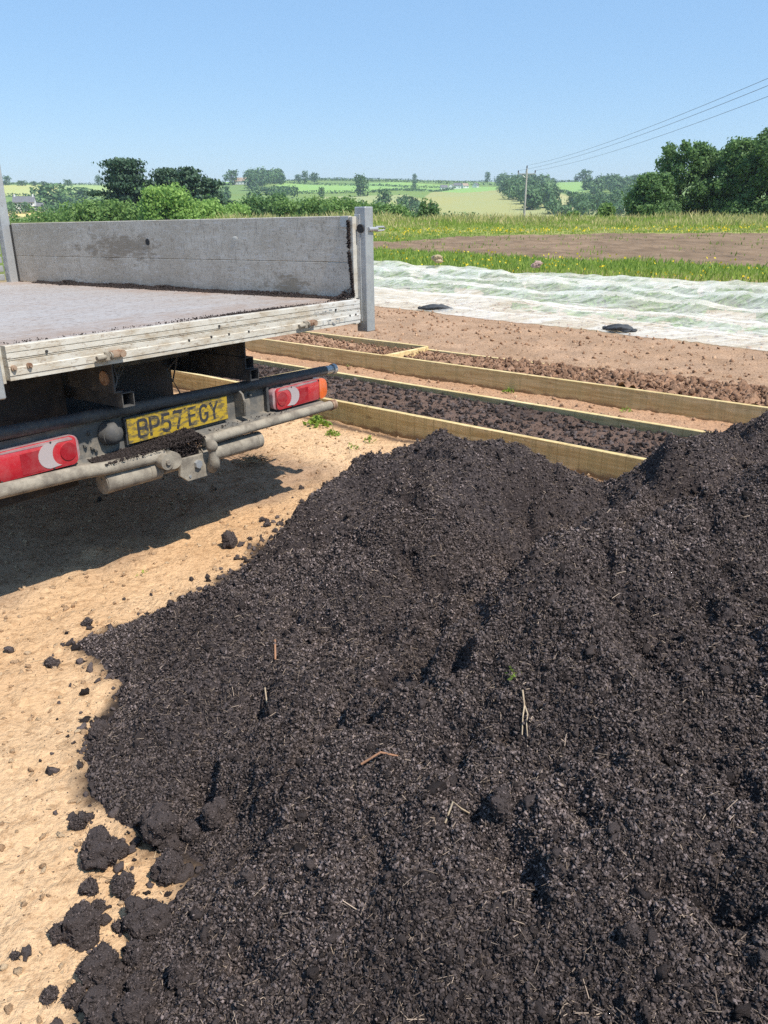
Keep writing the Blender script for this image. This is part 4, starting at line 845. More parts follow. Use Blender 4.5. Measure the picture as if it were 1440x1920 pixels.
def bedsoil(name, x0, x1, y0, y1, z, amp, colr, colr2, label, rough_from=None):
    xs_ = np.arange(x0, x1, .022); ys_ = np.arange(y0, y1, .022); X_, Y_ = np.meshgrid(xs_, ys_, indexing='ij')
    wx = X_ * BA[0] + Y_ * BN[0]; wy = X_ * BA[1] + Y_ * BN[1]
    w, idv = worley(wx * 9 + fbm(wx * 6, wy * 6, 2, 2), wy * 9, 3); w2, id2 = worley(wx * 24, wy * 24, 5)
    k = 1.0 if rough_from is None else .45 + 1.2 * sstep((X_ - rough_from) / 1.5)
    h = z + amp * (fbm(wx * 1.7, wy * 1.7, 4, 3) * 1.2 + k * (np.clip(.6 - w, 0, 1) * idv * 1.2) + .5 * np.clip(.5 - w2, 0, 1) * id2 + .35 * fbm(wx * 22, wy * 22, 2, 4))
    if rough_from is not None: h = h + .05 * sstep((X_ - rough_from) / 2)
    t = sstep(.5 + 1.4 * fbm(wx * 1.5, wy * 1.5, 4, 5))[..., None]; cc = lin(colr) * (1 - t) + lin(colr2) * t
    o = npmesh(name, np.stack([wx, wy, h], -1).reshape(-1, 3), gridfaces(len(xs_), len(ys_)), M_EARTH, smooth=False, attrs={'soil': cc.reshape(-1, 3)})
    return tag(o, label, 'soil', kind='stuff')
bedsoil('bed_compost', -11.4, 1.1, 4.385, 5.190, .112, .026, (.085, .060, .050), (.15, .10, .078), 'dark compost filling the nearer timber bed')
bedsoil('bed_soil', -11.4, 1.1, 6.215, 6.910, .105, .055, (.30, .175, .11), (.38, .235, .15), 'reddish brown cloddy soil filling the farther timber bed', -4.8)
n_ = 22000; a = RNG.uniform(-6.5, .8, n_); b = RNG.uniform(4.40, 5.18, n_); q = a[:, None] * BA + b[:, None] * BN; sz = .003 + .016 * RNG.random(n_) ** 9
V_, F_, T_ = bits(np.stack([q[:, 0], q[:, 1], .118 + .03 * fbm(q[:, 0] * 1.7, q[:, 1] * 1.7, 4, 3) + sz * .2], 1), sz * 1.6, .010, .5, RNG.random(n_) ** 2 * .5)
tag(npmesh('bed_crumbs', V_, F_, M_CRUMB, attrs={'tint': T_}), 'crumbs of dark compost lying on the nearer bed', 'compost', kind='stuff')
M_CLAY = m_tint('red_soil_clod', (.20, .115, .072), (.44, .27, .175), .95, .1, bump=120)
n_ = 7000; a = RNG.uniform(-7, 1.0, n_); b = RNG.uniform(6.23, 6.90, n_); q = a[:, None] * BA + b[:, None] * BN; sz = (.005 + .024 * RNG.random(n_) ** 5) * np.where(a > -4.2, 1.2, .7)
V_, F_, T_ = bits(np.stack([q[:, 0], q[:, 1], .125 + .05 * sstep((a + 4.8) / 2) + .05 * fbm(q[:, 0] * 1.7, q[:, 1] * 1.7, 4, 3) + sz * .2], 1), sz * 1.5, .010, .4)
tag(npmesh('soil_clods', V_, F_, M_CLAY, attrs={'tint': T_}), 'red brown earth clods lying on the farther bed', 'soil', kind='stuff')
n_ = 16000; x = RNG.uniform(-3, 8, n_); y = RNG.uniform(5, 15, n_); nn = x * BN[0] + y * BN[1]; m = (nn > 7.0) | ((nn > 5.25) & (nn < 6.15)); x, y = x[m], y[m]; sz = .005 + .024 * RNG.random(len(x)) ** 7
V_, F_, T_ = bits(np.stack([x, y, land(x, y) + sz * .2], 1), sz * 1.5, .013, .4)
tag(npmesh('soil_crumbs', V_, F_, m_tint('brown_soil_crumb', (.22, .12, .07), (.50, .33, .21), .95, .1), attrs={'tint': T_}), 'brown soil crumbs on the bare ground beyond the timber beds', 'soil', kind='stuff')

# ------------------------------------------------------------------ crop netting
def netxy(s, v):
    a = NET_N0[None] + s[:, None] * (NET_N1 - NET_N0); b = NET_F0[None] + s[:, None] * (NET_F1 - NET_F0)
    q = a + (b - a) * v[:, None]; return q[:, 0], q[:, 1]
ROWS = ((.22, .10), (.40, .20), (.56, .30), (.72, .30), (.88, .26))
def netz(x, y, s, v):
    h = .03 + .02 * fbm(x * 2.2, y * 2.2, 4, 1)
    for i, (c, a) in enumerate(ROWS):
        wob = c + .012 * fbm(s * 6 + i * 9, s * 0, 2, i); puff = .62 + .40 * fbm(s * 13 + 31 * i, v * 6, 3, i + 1)
        h = h + a * puff * np.exp(-((v - wob) / .050) ** 2)
    al = s * 13; h = h + .040 * fbm(al * .55 + v * 2, v * 20, 3, 6, .5) + .040 * np.abs(fbm(al * .8 + 4 * v, v * 55, 3, 2)) + .012 * fbm(al * 3, v * 90, 2, 4)
    edge = sstep(v / .05) * (1 - sstep((v - .955) / .045)); return land(x, y) + .012 + np.maximum(h, .0) * edge
ns = np.arange(-.75, 3.0, .0045); nv = np.arange(0, 1.0001, 1 / 280.)
S_, V2_ = np.meshgrid(ns, nv, indexing='ij')
Vn = V2_ * 1.0 ; edgew = .018 * fbm(S_ * 12, S_ * 0, 3, 2) * (1 - sstep(V2_ / .2)); nx_, ny_ = netxy(S_.ravel(), (Vn + edgew).ravel())
nz_ = netz(nx_, ny_, S_.ravel(), V2_.ravel())
n = NT('crop_netting'); co = n.coord('World')
mpn = n.n('ShaderNodeMapping'); mpn.inputs['Rotation'].default_value = (0, 0, math.radians(48)); mpn.inputs['Scale'].default_value = (.45, 2.6, 1.0); n.l(n.coord('World'), mpn.inputs[0])
wr = n.noise(mpn.outputs[0], 2.6, 7, .7, .8)
fold = n.ramp(wr, [(.35, 0.0), (.7, 1.0)])
n.set(n.mix(n.ramp(n.noise(co, 1.1, 3), [(.4, 0.0), (.7, 1.0)]), (.92, .90, .84), (.86, .80, .70)), .7, 0, .2); n.bump(wr, .5, .03)
tr = n.n('ShaderNodeBsdfTransparent'); tl = n.n('ShaderNodeBsdfTranslucent'); tl.inputs[0].default_value = (.92, .90, .84, 1)
m1 = n.n('ShaderNodeMixShader'); m1.inputs[0].default_value = .22; n.l(n.p.outputs[0], m1.inputs[1]); n.l(tl.outputs[0], m1.inputs[2])
m2_ = n.n('ShaderNodeMixShader'); n.l(n.ramp(wr, [(.25, .82), (.70, .42)]), m2_.inputs[0]); n.l(m1.outputs[0], m2_.inputs[1]); n.l(tr.outputs[0], m2_.inputs[2]); n.l(m2_.outputs[0], n.out.inputs[0])
tag(npmesh('crop_netting', np.stack([nx_, ny_, nz_], 1), gridfaces(len(ns), len(nv)), n.m, smooth=True), 'wide rumpled sheet of white fine mesh netting laid over crop rows', 'netting')
# crops beneath it
cs, cv, cz = [], [], []
for i, (c, a) in enumerate(ROWS):
    k = int((2600, 9000, 26000, 24000, 17000)[i]); s = RNG.uniform(-.7, 3.0, k); dens = fbm(s * 9 + 7 * i, s * 0, 3, i) > (-.30 if i > 1 else .0); 
    if i == 0: s = (np.round(s * 13) + .22 * RNG.normal(size=k)) / 13.; dens = s > .45
    s = s[dens]; cs.append(s); cv.append(c + RNG.normal(size=len(s)) * .022); cz.append(np.full(len(s), a) * RNG.random(len(s)) * .9)
cs, cv, cz = map(np.concatenate, (cs, cv, cz)); x, y = netxy(cs, cv); zt = netz(x, y, cs, cv); g = land(x, y); zz = g + np.clip((zt - g - .11), .0, 1) * (.5 + .5 * RNG.random(len(x)))
V_, F_, T_ = leaves(np.stack([x, y, zz], 1), RNG.uniform(.06, .12, len(x)))
V_[:, 2] = np.minimum(V_[:, 2], np.repeat(zt - .045, 4))
tag(npmesh('crop_rows', V_, F_, L_CROP, attrs={'tint': T_}), 'leafy green vegetable rows growing beneath the white netting', 'vegetables', kind='stuff')
# weights on the netting
M_BAG = m_worn('sandbag_cloth', (.045, .05, .055), (.10, .10, .10), 14, .4, .8, .8, 0, .5)
def sandbag(x, y, ang, L, w, lab):
    b = bmesh.new(); bmesh.ops.create_uvsphere(b, u_segments=48, v_segments=24, radius=1); me = bpy.data.meshes.new('sandbag'); b.to_mesh(me); b.free()
    V = np.zeros(len(me.vertices) * 3, np.float32); me.vertices.foreach_get('co', V); V = V.reshape(-1, 3).astype(float)
    t = V[:, 2].copy(); ang2 = np.arctan2(V[:, 1], V[:, 0]); prof_ = np.interp(t, [-1, -.93, -.82, -.7, -.2, .35, .66, .8, .9, 1], [.20, .42, .22, .55, .95, 1.0, .70, .26, .44, .2]) * (1 + .12 * np.sin(ang2 * 5 + t * 4))
    P = np.stack([t * L / 2, np.cos(ang2) * prof_ * w / 2, np.maximum(np.sin(ang2) * prof_ * w * .36, -w * .15)], 1); P += .012 * vn3(P * 16 + 7)[:, None] + .004 * vn3(P * 50)[:, None]
    me.vertices.foreach_set('co', P.astype(np.float32).ravel()); me.update(); o = link('sandbag', me, M_BAG, None, True)
    zz = float(land(np.array([x]), np.array([y]))[0]); o.location = (x, y, zz + .045); o.rotation_euler = (0, .0, ang); tag(o, lab, 'sandbag', 'dark bags weighing down the netting edge')
sandbag(.86, 13.45, math.radians(-25), .62, .17, 'long dark sandbag on the netting edge close behind the truck post')
sandbag(3.16, 10.85, math.radians(-48), .50, .17, 'dark sandbag on the netting edge farther right above the timber beds')
def stone(x, y, z, r, colr, lab, name='stone', cat='stone'):
    o = link(name, clod_mesh(name, r, .6, int(x * 10) % 50 + 3), m_worn('stone', colr, tuple(v * .6 for v in colr), 10, .4, .8, .9, 0, .3), None, True); o.location = (x, y, z + r * .3); tag(o, lab, cat)
stone(1.45, 22.2, .33, .16, (.42, .33, .2), 'tan stone holding down the far edge of the netting on the left')
stone(3.65, 19.8, .33, .12, (.45, .30, .25), 'pinkish stone on the far edge of the netting in the middle')

# ------------------------------------------------------------------ grass
def blades(x, y, h, w, z=None):
    n = len(x); a = RNG.uniform(0, math.pi, n); z = land(x, y) if z is None else z; lean = RNG.normal(size=(n, 2)) * h[:, None] * .25
    dx, dy = np.cos(a) * w / 2, np.sin(a) * w / 2
    V = np.stack([np.stack([x - dx, y - dy, z - .03], 1), np.stack([x + dx, y + dy, z - .03], 1), np.stack([x + lean[:, 0] * .4 + dx * .7, y + lean[:, 1] * .4 + dy * .7, z + h * .6], 1), np.stack([x + lean[:, 0], y + lean[:, 1], z + h], 1)], 1)
    return V.reshape(-1, 3), np.arange(n * 4).reshape(n, 4), np.repeat(RNG.random(n), 4)
def grassarea(name, n, x0, x1, y0, y1, keepf, h0, h1, w0, w1, mat, lab, cat='grass'):
    x = RNG.uniform(x0, x1, n); y = RNG.uniform(y0, y1, n); m = keepf(x, y); x, y = x[m], y[m]; hh = RNG.uniform(h0, h1, len(x)) * (1 + .5 * fbm(x * .35, y * .35, 3, 6)); ww = RNG.uniform(w0, w1, len(x))
    if h1 > .35: hh = hh * (.35 + .75 * sstep((np.hypot(x, y) - 60) / 16))
    V_, F_, T_ = blades(x, y, hh, ww); return tag(npmesh(name, V_, F_, mat, attrs={'tint': T_}), lab, cat, kind='stuff')
def offaz(x, y, lo=-14): return np.degrees(np.arctan2(x, y)) > lo
NETP = [tuple(NET_N0 + s * (NET_N1 - NET_N0)) for s in (-.7, 3.0)]; NETP = NETP + [tuple(NET_F0 + s * (NET_F1 - NET_F0)) for s in (3.0, -.7)]
fieldnoise = lambda x, y: inpoly(x + .5 * fbm(x * .7, y * .7, 3, 5), y + 1.1 * fbm(x * .35, y * .35, 3, 7), FIELD)
strip = lambda x, y: (sdpoly(x, y, NETP) < -.05) & ~fieldnoise(x, y) & offaz(x, y) & ((x + y) > 23) & (y * 1.0 + x * 1.0 > 24)
grassarea('grass', 150000, -8, 34, 8, 47, strip, .05, .20, .02, .05, L_GRASS, 'bright green grass strip between the netting and the ploughed field')
rf = lambda x, y: (np.hypot(x, y) > 46) & (np.hypot(x, y) < 84) & ~fieldnoise(x, y) & offaz(x, y, -12)
grassarea('tall_grass', 110000, -16, 46, 40, 84, rf, .10, .42, .03, .08, L_GRASS, 'tall green grass along the far side of the ploughed field')
grassarea('dry_grass', 38000, -16, 46, 44, 84, lambda x, y: rf(x, y) & (fbm(x * .25, y * .25, 3, 3) > -.25 + .5 * (np.hypot(x, y) < 66)), .20, .75, .02, .06, L_STRAWG, 'tall dry seeding grass along the far field edge')
grassarea('grass_tufts', 3000, 0, 40, 30, 54, lambda x, y: fieldnoise(x, y) & (fbm(x * .5, y * .5, 3, 2) > .1), .05, .18, .04, .08, L_GRASS, 'sparse green weeds on the ploughed field')
# yellow flowers in the strips
n_ = 6500; x = RNG.uniform(-6, 30, n_); y = RNG.uniform(10, 60, n_); m = ((strip(x, y)) | (rf(x, y) & (np.hypot(x, y) < 62) & (x < 14))) & (fbm(x * .5, y * .5, 3, 4) > -.15); x, y = x[m], y[m]
d_ = np.hypot(x, y); V_, F_, T_ = leaves(np.stack([x, y, land(x, y) + RNG.uniform(.10, .26, len(x))], 1), (.012 + .0008 * d_) * RNG.uniform(.7, 1.3, len(x)), aspect=.9)
tag(npmesh('wildflowers', V_, F_, L_YELLOW, attrs={'tint': T_}), 'yellow flowers dotted through the green grass strip', 'flowers', kind='stuff')
# small weeds by the bed
def weed(x, y, r, nleaf, lab, mat=L_GRASS, name='weed', z=None):
    a = RNG.uniform(0, 2 * math.pi, nleaf); rad = r * RNG.random(nleaf) ** .7; zz = float(heapz(np.array([x]), np.array([y]))[0]) if z is None else z
    P = np.stack([rad * np.cos(a), rad * np.sin(a), .01 + (r - rad) * .9 * RNG.random(nleaf)], 1)
    if name == 'fallen_leaf': P *= (.35, .35, .3)
    V_, F_, T_ = leaves(P, RNG.uniform(.25, .5, nleaf) * r * .8, aspect=.35); o = npmesh(name, V_, F_, mat, attrs={'tint': T_}); o.location = (x, y, zz); tag(o, lab, 'weed'); return o
weed(-.50, 5.86, .10, 90, 'straggly pale weed at the left corner of the nearer timber bed')
weed(-.37, 5.62, .055, 60, 'bright green weed just right of the straggly pale one')
weed(-.10, 5.42, .05, 24, 'small low weed against the foot of the nearer front board')
weed(-.22, 5.22, .05, 16, 'flat seedling on bare soil below the nearer front board')
weed(1.12, 7.05, .06, 30, 'green seedling between the beds below the farther board')
weed(1.95, 6.28, .05, 30, 'green seedling between the beds towards the right')
weed(-1.07, 3.22, .035, 8, 'thin green shoot standing on sand left of the heap')
weed(-.33, 8.36, .12, 14, 'pale cut leaf lying between the two timber beds', L_STRAWG, 'fallen_leaf')['category'] = 'leaf'
weed(.304, 1.68, .028, 14, 'pale green sprig lying on the heap below its nearer peak', L_GRASS, 'sprig')['category'] = 'sprig'
# straw clump by the tow bar
n_ = 60; P = np.stack([-.84 + RNG.normal(size=n_) * .06, 4.93 + RNG.normal(size=n_) * .05, .02 + RNG.random(n_) * .02], 1)
V_, F_, T_ = sticks(P, RNG.uniform(.06, .18, n_), RNG.uniform(.003, .006, n_), None, .15); tag(npmesh('straw_clump', V_, F_, M_STRAW, attrs={'tint': T_ * .4}), 'clump of dry stalks on the sand behind the tow bar', 'straw')
# twigs and pieces on the heap
def twig(pts, r, lab, mat=None, cat='twig', name='twig'):
    P = [Vector((x, y, float(heapz(np.array([x]), np.array([y]))[0]) + dz)) for x, y, dz in pts]
    m_ = MB(); m_.tube(P, [r * .75 * (1 - .12 * i) for i in range(len(P))], 8)
    return tag(m_.build(name, mat or M_TWIG, None, True), lab, cat)
M_TWIG = m_worn('pale_root', (.46, .36, .24), (.28, .19, .12), 40, .4, .8, .8)
M_CHIP = m_worn('wood_chip', (.34, .17, .09), (.15, .08, .05), 40, .4, .8, .8)

twig([(.328,1.625,.014),(.330,1.60,.018),(.324,1.58,.012),(.320,1.555,.008)], .0030, 'pale forked root lying down the heap below the sprig')
twig([(.331,1.60,.016),(.335,1.58,.012),(.330,1.562,.009),(.331,1.545,.008)], .0024, 'thinner prong lying beside the pale forked root')
twig([(.128,1.356,.012),(.145,1.375,.020),(.165,1.39,.020),(.184,1.398,.014)], .0030, 'curved orange tan stick on the near slope left of the pale lump')
twig([(-.055,1.54,.012),(-.01,1.545,.018),(.03,1.555,.010)], .0042, 'dark stick lying across the heap below the hollows', M_CHIP)
twig([(-.345,2.21,.018),(-.338,2.15,.012)], .0045, 'reddish wood chip upright on the left slope of the heap', M_CHIP, 'wood chip', 'wood_chip')
twig([(-.36,2.06,.014),(-.345,1.99,.010)], .0032, 'pale splinter on the left slope below the reddish chip')
# ------------------------------------------------------------------ vegetation and far things
def polar(a, r, dz=0):
    x = r * math.sin(math.radians(a)); y = r * math.cos(math.radians(a)); return x, y, float(terrain(np.array([x]), np.array([y]))[0]) + dz
def lobecloud(lobes, n, s0, s1, shell=.5, flat=1.0):
    L = np.array(lobes, float); vol = L[:, 3] * L[:, 4] + L[:, 3] * L[:, 5]; pick = RNG.choice(len(L), n, p=vol / vol.sum()); L = L[pick]
    u = RNG.normal(size=(n, 3)); u /= np.linalg.norm(u, axis=1)[:, None]; k = (shell + (1.06 - shell) * RNG.random(n) ** .6)[:, None]
    P = L[:, :3] + u * k * L[:, 3:6] * (1 + .20 * RNG.normal(size=(n, 1))); return P, RNG.uniform(s0, s1, n), u * flat
def trunkmesh(H, r, limbs=6, spread=.3, top=.8, straight=False):
    mb = MB(); n_ = 6; pts = [Vector((0 if straight else .02 * H * math.sin(i * 1.3), 0 if straight else .02 * H * math.cos(i * 1.7) - .02 * H, H * top * i / (n_ - 1) - .03 * H * (i == 0))) for i in range(n_)]
    mb.tube(pts, [r * (1 - .75 * i / (n_ - 1)) for i in range(n_)], 8)
    for k in range(limbs):
        t = .25 + .65 * k / max(1, limbs); p = Vector((0, 0, H * top * t)); a = k * 2.4; e = p + Vector((math.cos(a), math.sin(a), .8)) * H * spread * (1.1 - t)
        mb.tube([p, (p + e) / 2 + Vector((0, 0, -.01 * H)), e], [r * .4, r * .28, r * .1], 5)
    return mb
def tree(name, lab, cat, group, lobes, H, n, s0, s1, mat, loc, rot=0, shell=.5, r=None, limbs=6, up=.9, trunk=True, spread=.3):
    root = empty(name, loc, (0, 0, rot)); tag(root, lab, cat, group); P, S, U = lobecloud(lobes, n, s0, s1, shell)
    tn = np.clip(RNG.random(n) * .75 + .25 * (vn3(P * (6 / H) + rot) * .5 + .5), 0, 1)
    V_, F_, T_ = leaves(P, S, tint=tn, out=U * up); npmesh('crown', V_, F_, mat, root, attrs={'tint': T_})
    if trunk: trunkmesh(H, r or H * .022, limbs, spread).build('trunk', M_BARK, root, True)
    return root
def rlobes(n, W, H, z0, seed, zpow=1.0, lr=.22):
    q = random.Random(seed); L = []
    for i in range(n):
        t = (i + .5) / n; z = z0 + (H - z0) * (t ** zpow); e = math.sqrt(max(.05, 1 - ((z - (z0 + H) / 2) / ((H - z0) / 2 * 1.12)) ** 2)); a = i * 2.39996 + q.random(); d = W / 2 * e * (.35 + .5 * q.random())
        rr_ = lr * W * (.7 + .6 * q.random()); L.append((d * math.cos(a), d * math.sin(a), min(z, H - rr_ * .6), rr_, rr_, rr_ * .85))
    return L
def hgt(a, r, el):
    return 1.5 + r * math.tan(math.radians(el)) - polar(a, r)[2]
# right-hand group, dark green
RT = [(16.75, 88, 2.6, 4.0, 'shaggy low tree with drooping branches at the left end of the dark tree group'),
 (18.35, 93, 4.5, 5.6, 'tall dark tree with a pointed top, second from the left of the tree group'),
 (20.3, 96, 3.95, 4.6, 'dark tree in the dip between the two tallest crowns of the tree group'),
 (21.9, 92, 4.6, 5.4, 'dense dark tree with sky showing through its crown in the middle of the group'),
 (23.6, 90, 5.05, 5.6, 'tallest dark tree, near the right edge of the picture'),
 (25.6, 91, 5.05, 6.0, 'dark tree cut by the right edge of the picture'),
 (28.3, 92, 4.8, 6.0, None), (31.5, 94, 4.9, 6.5, None)]
for i, (a, r, H, Wd, lab) in enumerate(RT):
    x, y, z = polar(a, r); H2 = hgt(a, r, H) * .92; Wd *= 1.22; a += .75; x, y, z = polar(a, r); lob = rlobes(60, Wd, H2, .10 * H2, i + 3, .85, .11); q = random.Random(i)
    lob += [(q.uniform(-.5, .5) * Wd, q.uniform(-.4, .4) * Wd, q.uniform(.8, 3.4), 1.1, 1.1, 1.0) for _ in range(12)]
    tree('broadleaf_tree', lab or 'dark tree standing outside the right edge of the picture', 'tree', 'dark trees at the right field edge', lob, H2, 26000, .07, .21, L_DARK, (x, y, z), i, .35, .16, 9)
# tree line behind the truck
LT = [ # az, r, H above own ground, W, mat, leaves, kind, label
 (-23.6, 118, 0.13, 9, L_MID, 5000, 'hedgerow_tree', 'low green bush cluster just right of the headboard post'),
 (-21.3, 120, 0.47, 7, L_MID, 5000, 'hedgerow_tree', 'low spreading green bush left of the cypress trees'),
 (-19.0, 112, 1.0, 6.5, L_MID, 7000, 'hedgerow_tree', 'rounded green tree at the left of the cypress trees'),
 (-17.4, 108, 1.08, 6.0, L_MID, 7000, 'hedgerow_tree', 'green tree directly under the left side of the cypress'),
 (-14.35, 100, 1.82, 6.6, L_BRIGHT, 16000, 'willow_tree', 'large bright yellow green rounded tree in front of the cypress trees'),
 (-11.7, 104, 1.0, 6.0, L_BRIGHT, 8000, 'willow_tree', 'bright green low tree right of the large yellow green one'),
 (-9.9, 108, 0.8, 5.2, L_BRIGHT, 7000, 'hedgerow_tree', 'light green bushy tree below the farmhouse hill'),
 (-8.6, 125, 1.48, 6.0, L_DARK, 6000, 'birch_tree', 'dark feathery tree standing behind the light green bushes'),
 (-7.2, 128, 1.58, 5.6, L_DARK, 6000, 'birch_tree', 'taller dark feathery tree beside the light green bushes'),
 (-6.2, 112, 1.08, 5.4, L_MID, 6000, 'hedgerow_tree', 'mid green tree above the middle of the side board'),
 (-4.6, 110, 1.2, 6.2, L_MID, 8000, 'hedgerow_tree', 'bushy tree above the right half of the side board'),
 (-2.7, 106, 1.15, 5.8, L_MID, 8000, 'hedgerow_tree', 'green tree with a peaked top left of the corner post'),
 (-.9, 108, 0.8, 5.6, L_MID, 7000, 'hedgerow_tree', 'green tree hidden partly by the top of the corner post'),
 (.6, 106, 0.74, 5.0, L_MID, 7000, 'hedgerow_tree', 'green tree directly right of the corner post'),
 (1.9, 116, .15, 5.0, L_DARK, 5000, 'hedgerow_tree', 'small dark bush left of the spiky shrub'),
 (4.6, 132, .25, 8.0, L_DARK, 6000, 'hedgerow_tree', 'dark rounded bush between the spiky shrub and the pole'),
 (6.0, 136, .1, 7.0, L_DARK, 5000, 'hedgerow_tree', 'low dark bush left of the power pole'),
 (7.5, 140, -.1, 6.5, L_DARK, 4000, 'hedgerow_tree', 'lowest dark bush nearest the power pole'),
 (12.6, 96, 0.25, 1.8, L_MID, 1500, 'sapling', 'small round sapling in the grass right of the power pole'),
 (14.75, 94, 0.75, 2.2, L_MID, 2200, 'sapling', 'upright young tree in the grass left of the dark tree group')]
for i, (a, r, H, Wd, mt, nl, nm, lab) in enumerate(LT):
    H = hgt(a, r, H) * .92; x, y, z = polar(a, r); lob = rlobes(26, Wd, H, .08 * H, i + 40, .9, .20)
    tree(nm, lab, 'tree', None, lob, H, nl, .09 + .0004 * r, .22 + .0005 * r, mt, (x, y, z), i * 1.3, .5, .12, 7)
# spiky shrub
x, y, z = polar(3.1, 88); lob = []; q = random.Random(5)
for k in range(13): lob.append((q.uniform(-.9, .9), q.uniform(-.6, .6), q.uniform(.8, 2.2), .35, .35, q.uniform(.7, 1.3)))
tree('shrub', 'spiky dark shrub with upright branches rising from the grass', 'shrub', None, lob, hgt(3.1, 88, 1.2), 3200, .08, .18, L_DARK, (x, y, z), 0, .3, .06, 10)
# cypress trees with layered flat branches
def cypress(a, r, H, Wd, nl, lab, seed, bare=.18):
    x, y, z = polar(a, r); q = random.Random(seed); lob = []
    for k in range(40):
        t = (k + .5) / 40; zz = H * (bare + (1 - bare) * t); e = Wd / 2 * (1 - .35 * t - .45 * max(0, t - .75) / .25) * (.75 + .35 * math.sin(k * 1.9)); an = k * 2.4 + q.random(); d = e * (.35 + .55 * q.random()); w = Wd * .19 * (.7 + .6 * q.random())
        lob.append((d * math.cos(an), d * math.sin(an), zz, w, w, w * .20))
    for k in range(10): lob.append((q.uniform(-.18, .18) * Wd, q.uniform(-.18, .18) * Wd, H * q.uniform(.25, .8), Wd * .14, Wd * .14, Wd * .14))
    t = tree('cypress_tree', lab, 'tree', 'dark cypress trees behind the truck', lob, H, int(nl * 1.7), .10, .34, L_CEDAR, (x, y, z), seed, .25, .35, 14, spread=.42)
    return t
cypress(-16.7, 140, hgt(-16.7, 140, 3.2), 12.38, 17000, 'tallest dark cypress, flat layered top, left of the pair of trees', 1)
cypress(-14.0, 142, hgt(-14.0, 142, 2.75), 9.90, 9000, 'dark cypress between the tallest one and the leaning right one', 2)
cypress(-12.7, 140, hgt(-12.7, 140, 2.85), 10.45, 9000, 'dark cypress with wind swept flat branches on the right', 3)
cypress(-11.4, 141, hgt(-11.4, 141, 2.15), 7.70, 6000, 'smallest dark cypress at the right end of the cypress row', 4, .3)

# far individual trees: one prototype with crown and trunk, copied
def proto(mat, seed, nl=420):
    r_ = tree('far_tree', None, 'tree', 'small trees on the distant hills', rlobes(12, 1.0, 1.0, .12, seed, .9, .26), 1.0, nl, .05, .10, mat, (0, 0, 0), 0, .4, .03, 3); return r_
PR = [proto(L_FAR, 71), proto(L_FAR, 72), proto(L_FAR, 73)]
FAR = [(-23.67,1268,10.4,16.4,'first skyline tree from the left, beside the headboard post'),(-22.78,1210,5.7,12.8,'second skyline tree from the left'),(-22.05,1188,4.9,9.8,'third skyline tree from the left'),(-21.46,1172,4.8,9.6,'fourth skyline tree from the left'),
 (-20.06,1136,6.7,10.7,'flat topped skyline tree right of the wooden pole'),(-18.28,1348,12.7,10.3,'lone skyline tree just left of the tall cypress'),(-9.93,1058,14.9,19.9,'broad skyline tree left of the hilltop house'),(-5.18,1190,14.0,9.8,'upright tree in the green hill field above the side board'),
 (-4.54,1248,11.0,14.7,'broader tree next to the upright hill field tree'),(-1.47,744,15.7,14.0,'big dark round tree in the green fields above the corner post'),(-4.07,706,7.5,5.8,'small hedge tree left of the big dark round one'),(2.1,1304,9.2,6.9,'small pointed tree on the skyline in the middle'),
 (2.1,1036,9.7,6.1,'narrow tree below the small pointed skyline tree'),(6.9,1334,13.3,9.4,'thin skyline tree left of the hillside wood'),(13.16,1236,13.1,18.9,'pair of broad crowns on the skyline right of the power pole'),(12.66,1246,6.6,8.8,'low tree at the left foot of the broad skyline pair'),
 (15.16,1202,6.4,8.5,'small round tree on the skyline by the tan field'),(11.13,1282,5.3,10.5,'low bush on the skyline just right of the power pole'),(5.4,1078,5.1,7.6,'small tree beside the white hillside buildings'),(0.07,532,11.3,10.6,'dark tree on the lower slope right of the corner post'),
 (1.57,580,6.8,8.9,'rounded tree on the lower slope above the spiky shrub'),(-2.44,576,6.1,10.2,'round tree in the lower hedge left of the corner post'),(-5.6,1272,9.0,12.0,'tree on the skyline right of the hilltop house'),(16.33,1104,7.8,14.3,'round tree touching the dark tree group on the hill'),
 (-21.15,648,13.7,27.4,'large round grey green tree behind the white farmhouse'),(-19.48,744,10.5,24.0,'wide rounded tree right of the wooden pole'),(-22.42,538,3.2,9.5,'low bush below the white farmhouse'),(-6.51,824,6.8,12.6,'rounded tree at the foot of the wooded hill'),(-7.74,828,5.8,14.6,'wide low tree at the foot of the wooded hill')]
for i, (a, r, h, w, lab) in enumerate(FAR):
    pr = PR[i % 3]
    if i < 3: o = pr
    else:
        o = pr.copy(); COL.objects.link(o)
        for ch in pr.children:
            c2 = ch.copy(); COL.objects.link(c2); c2.parent = o
    x, y, z = polar(a, r, -.4); o.location = (x, y, z); o.scale = (w, w, h * 1.08 + .5); o.rotation_euler = (0, 0, i * 1.1); o['label'] = lab
